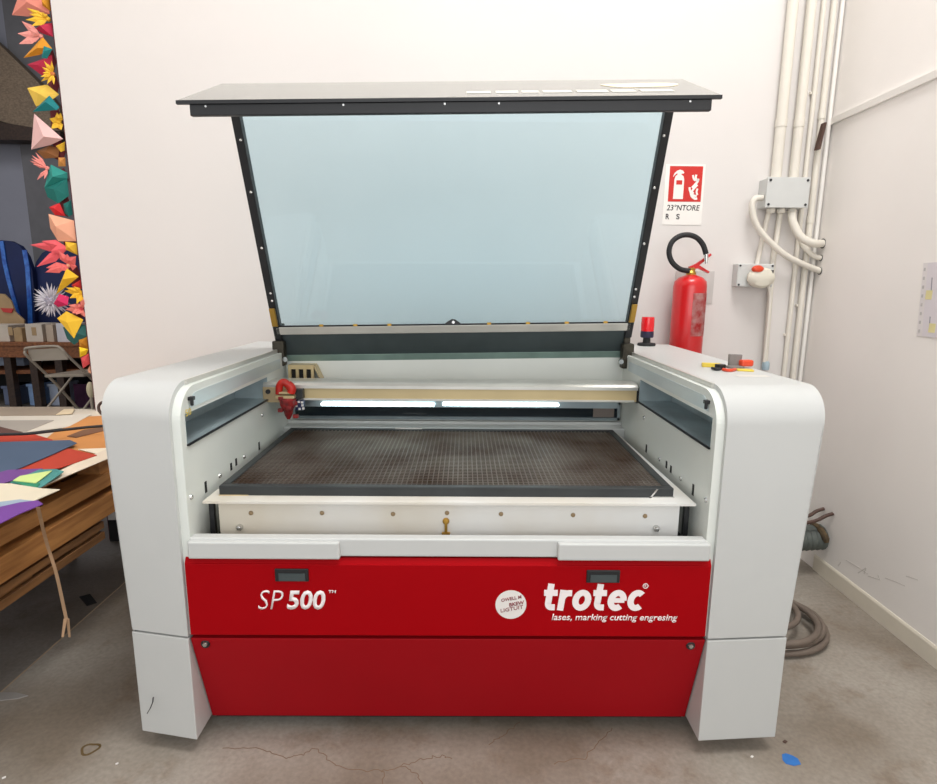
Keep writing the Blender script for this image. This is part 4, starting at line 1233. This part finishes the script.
flower(z4((405, 265))[0], z4((275, 270), (300, 235), (330, 300), (420, 190), (430, 330), (370, 220), (360, 310)), (236, 130, 118), 'coral pink layered paper flower in the lower part', .016, .008, (226, 80, 90))
gem(z4((213, 340), (285, 283), (418, 350), (345, 498)), z4((310, 370))[0], (240, 192, 48), 'yellow folded paper kite above the dark teal one', .02, -.016)
gem(z4((258, 410), (385, 385), (450, 395), (445, 480), (345, 548), (290, 500)), z4((370, 450))[0], (34, 92, 88), 'dark teal paper wedge in the lower part', .022)
gem(z4((382, 510), (455, 480), (465, 572), (388, 572)), z4((425, 530))[0], (196, 128, 24), 'ochre paper gem under the dark teal wedge', .02)
gem(z4((385, 565), (458, 580), (440, 625), (392, 645)), z4((420, 600))[0], (246, 206, 30), 'bright yellow paper bud under the ochre gem', .02, -.01)
gem(z4((398, 650), (470, 608), (478, 690), (415, 732)), z4((440, 670))[0], (222, 80, 84), 'coral paper gem near the bottom of the flowers', .02)
gem(z4((452, 745), (482, 680), (492, 690), (492, 775), (462, 768)), z4((474, 730))[0], PEA, 'peach paper petal at the bottom end of the flowers', .014)

# ------------------------------------------------------------------ the room beyond
YT = 4.8
# work bench
a = ony(-60, 342, YT); b_ = ony(100, 345, YT)
zt_ = .745
BN = thing('work_bench', 'long brown work bench in the room beyond', 'bench', (-4.9, 5.3, 0))
obj('bench_top', box(BM(), -7.2, -3.2, YT, 5.75, zt_-.04, zt_, .003), m_bench, BN)
obj('apron', box(BM(), -7.2, -3.2, YT+.02, YT+.05, zt_-.17, zt_-.04, .002), m_bench, BN)
for x in (-7.0, -5.06, -4.78, -4.5, -3.4):
    obj('leg', box(BM(), x, x+.08, YT+.04, YT+.12, 0, zt_-.04, .002), m_beam, BN)
obj('lower_shelf', hexa(BM(), [(-7.0, YT+.1, .33), (-7.0, YT+.1, .37), (-7.0, 5.7, .33), (-7.0, 5.7, .37), (-3.3, YT+.1, .42), (-3.3, YT+.1, .46), (-3.3, 5.7, .42), (-3.3, 5.7, .46)]), m_bench, BN)
obj('dark_backdrop', box(BM(), -7.1, -3.3, 5.70, 5.73, 0, zt_-.04), m_dark, BN)  # added black sheet that gives the dark background under the bench
# cartons on the bench
for lab, (x0, x1, yt), m in (('pale carton at the far left of the bench', (-22, 10.5, 325), m_ltcard), ('brown carton between the two pale cartons', (12.8, 24, 328), m_card), ('pale open carton in the middle of the bench', (24.5, 44, 324), m_ltcard), ('narrow pale carton right of the open one', (45, 55, 324.5), mat('beige_carton', (190, 170, 150), .7)), ('white carton partly behind the paper flowers', (55.5, 72, 323.5), mat('white_carton', (212, 208, 212), .7))):
    p0, p1 = ony(x0, yt, YT+.06), ony(x1, yt, YT+.06)
    CB = tag(obj('carton', box(BM(), p0.x, p1.x-.03, YT+.06, YT+.34, zt_, p0.z, .004), m), lab, 'carton', 'cartons on the bench in the room beyond')
    if 'pale' in lab and 'narrow' not in lab:
        xm = (p0.x+p1.x)/2 if x0 > 0 else ony(6, 330, YT).x
        xm = ony(30, 332, YT).x if x0 > 20 else xm
        obj('hand_hole', box(BM(), xm-.025, xm+.025, YT+.057, YT+.0605, zt_+.07, zt_+.16, .001), m_card, CB)
# blue wings: rounded navy panels with bright stripes
def wing(px, label, Y, th=.06):
    bm = BM(); prism(bm, [ony(a_, b2, Y) for a_, b2 in px], (0, th, 0))
    return tag(obj('wing_panel', bm, m_navy), label, 'panel', 'navy wing panels standing behind the bench')
YW = 5.50
w1 = wing([(-40, 336), (-40, 262), (-20, 246), (0, 240), (10, 241), (20, 246), (27, 256), (32, 270), (34, 290), (35, 336)], 'navy rounded wing panel with two bright blue stripes', YW)
w2 = wing([(34, 336), (33, 300), (33, 275), (36, 262), (42, 253), (50, 248), (66, 246), (90, 252), (100, 336)], 'navy rounded wing panel behind the paper flowers', YW+.07)
def stripe(px, wpx):
    bm = BM()
    L = [ony(a_-wpx/2, b2, YW-.001) for a_, b2 in px]; R_ = [ony(a_+wpx/2, b2, YW-.001) for a_, b2 in px]
    for i in range(len(px)-1): prism(bm, [L[i], L[i+1], R_[i+1], R_[i]], (0, -.012, 0))
    return obj('stripe', bm, m_azure, w1)
stripe([(2, 241), (5, 262), (9, 280), (14, 298), (19, 316), (20, 335)], 4)
stripe([(25, 250), (28, 268), (29.5, 290), (30.5, 310), (31, 335)], 4.5)
# cardboard disc leaning behind the cartons
bm = BM(); prism(bm, [ony(a_, b2, 5.2) for a_, b2 in ((-40, 336), (-30, 300), (-12, 293), (4, 294), (11, 301), (15, 312), (24, 320), (24, 336))], (0, .02, 0))
CD = tag(obj('cardboard_shape', bm, m_card), 'rounded brown cardboard shape standing behind the cartons', 'cardboard')
bm = BM(); prism(bm, [ony(a_, b2, 5.195) for a_, b2 in ((1, 308), (14, 308.5), (12, 313), (4, 312))], (0, -.01, 0))
obj('red_cutout', bm, pc((196, 62, 58)), CD)
# things under the bench
for nm, lab, px0, px1, Y, m, cat in (('storage_crate', 'pale blue crate under the bench left of the chair leg', (27, 384), (42, 409), 4.98, m_bluecrate, 'crate'),  # bluish light under the bench is put into the two pale crate colours
                                   ('storage_crate', 'pale bluish crate under the chair seat', (48, 384), (63, 410), 4.98, mat('skylit_pale_grey', (176, 186, 206), .5), 'crate'),
                                   ('storage_crate', 'grey blue crate at the left under the bench', (2, 386), (20, 408), 5.0, mat('steel_blue_crate', (96, 106, 132), .5), 'crate'),
                                   ('storage_box', 'grey blue box on the low shelf at the left', (-15, 356.5), (24, 366), 5.0, mat('greyblue_box', (140, 150, 170), .5), 'box')):
    p0, p1 = ony(*px0, Y), ony(*px1, Y)
    zlo = max(0, p1.z) if cat == 'box' else 0
    CR = tag(obj(nm, box(BM(), p0.x, p1.x, Y, Y+.3, zlo, p0.z, .01), m), lab, cat, 'crates under the bench')
    obj('rim', box(BM(), p0.x-.01, p1.x+.01, Y-.01, Y+.31, p0.z-.03, p0.z, .004), m, CR)
p0, p1 = ony(73, 384, 4.9), ony(92, 413, 4.9)
bm = BM(); nn = 14
top_ = []
for k in range(nn):
    x = p0.x+(p1.x-p0.x)*k/(nn-1); top_.append((x, 4.9+.02*math.sin(k*2.1), p0.z)); 
lo_ = [(x, y, 0) for x, y, z in top_]
va = [bm.verts.new(q) for q in top_]; vb = [bm.verts.new(q) for q in lo_]
for k in range(nn-1): bm.faces.new([va[k], va[k+1], vb[k+1], vb[k]])
bmesh.ops.solidify(bm, geom=bm.faces[:], thickness=.01)
tag(obj('cloth_drape', bm, m_purplecloth), 'plum cloth hanging in folds right of the folding chair', 'cloth')
# pale rounded thing by the wall end
bm = BM(); p0 = ony(90.5, 390, 3.2)
bmesh.ops.create_uvsphere(bm, u_segments=16, v_segments=10, radius=.055, matrix=Matrix.Translation(p0) @ Matrix.Diagonal((.55, .5, 1.25, 1)))
LT = thing('paper_lantern', 'cream oval shape on a stand beside the end of the wall', 'ornament', (p0.x, 3.2, 0))
obj('oval_shade', bm, mat('cream_shade', (224, 208, 172), .6), LT, True)
obj('stand', tube(BM(), [(p0.x, 3.2, 0), (p0.x, 3.2, p0.z-.06)], .012, 8), m_taupe, LT)
# folding chair
YC = 4.2
CH = thing('folding_chair', 'taupe metal folding chair in front of the work bench', 'chair', (-4.05, 4.3, 0))
tl, tr_ = ony(25, 349, YC), ony(63, 347.5, YC+.06)
fl = V((tl.x+.20, YC+.42, .0)); frr = V((tr_.x+.24, YC+.46, .0))
bm = BM()
tp = [fl, fl.lerp(tl, .5), tl+V((.02, .0, -.08)), tl+V((.0, 0, -.02)), tl+V((.035, 0, .012)), tr_+V((-.09, 0, .012)), tr_+V((-.02, 0, -.012)), tr_+V((.03, .02, -.09)), frr.lerp(tr_, .5)+V((.02, 0, 0)), frr]
tube(bm, spline(tp, 6), .0135, 10)
obj('tube_frame', bm, m_taupe, CH, True)
bm = BM()
hexa(bm, [tl+V((.02, .012, -.125)), tl+V((.015, .012, -.005)), tl+V((.02, .026, -.125)), tl+V((.015, .026, -.005)), tr_+V((.03, .012, -.125)), tr_+V((-.015, .012, -.005)), tr_+V((.03, .026, -.125)), tr_+V((-.015, .026, -.005))], .004)
obj('backrest', bm, m_taupe, CH)
sl = fl.lerp(tl, .56); srr = frr.lerp(tr_, .56)
bm = BM(); zz_ = .445
prism(bm, [(sl.x+.03, sl.y-.14, zz_), (srr.x+.03, srr.y-.12, zz_), (srr.x+.16, srr.y+.26, zz_), (sl.x+.16, sl.y+.26, zz_)], (0, 0, .03))
bmesh.ops.bevel(bm, geom=bm.edges[:], offset=.008, segments=2, affect='EDGES')
obj('seat', bm, m_taupe, CH)
for a_ in (sl, srr):
    bm = BM(); tube(bm, [(a_.x+.13, a_.y+.18, .445), (a_.x-.05, a_.y-.22, 0)], .012, 8)
    obj('rear_leg', bm, m_taupe, CH, True)

# ------------------------------------------------------------------ light
wd = bpy.data.worlds.new('world'); SC.world = wd; wd.use_nodes = True
bg = wd.node_tree.nodes['Background']
bg.inputs[0].default_value = (.965, .985, 1, 1); bg.inputs[1].default_value = 1.0
def area(name, loc, target, sx, sy, power, col=(1, 1, 1)):
    l = bpy.data.lights.new(name, 'AREA'); l.shape = 'RECTANGLE'; l.size = sx; l.size_y = sy
    l.energy = power; l.color = col
    o = bpy.data.objects.new(name, l); COL.objects.link(o)
    o.location = loc
    o.rotation_euler = (V(target)-V(loc)).to_track_quat('-Z', 'Y').to_euler()
    return o
area('ceiling_lamp', (.9, -.7, 5.7), (.7, .2, 0), 1.8, 1.6, 165, (1, .99, .98))
area('front_fill', (.6, -3.6, 2.0), (.1, 1.4, .9), 3.4, 1.8, 42, (1, .99, .985))  # unseen fill added behind the camera to brighten wall and front faces
area('warm_fill', (-2.4, -1.2, 3.6), (-1.5, 1.4, 1.2), .8, .8, 8, (1, .78, .6))  # added fill that warms the left part of wall and floor
area('back_room_fill', (-5.2, 3.6, 5.0), (-5.2, 4.6, 0), 2.0, 1.5, 60, (.95, .97, 1))  # unseen fill added to light the room beyond

SC.view_settings.view_transform = 'Standard'
SC.view_settings.look = 'None'
SC.view_settings.gamma = 1
SC.view_settings.use_curve_mapping = False
SC.view_settings.exposure = -0.07
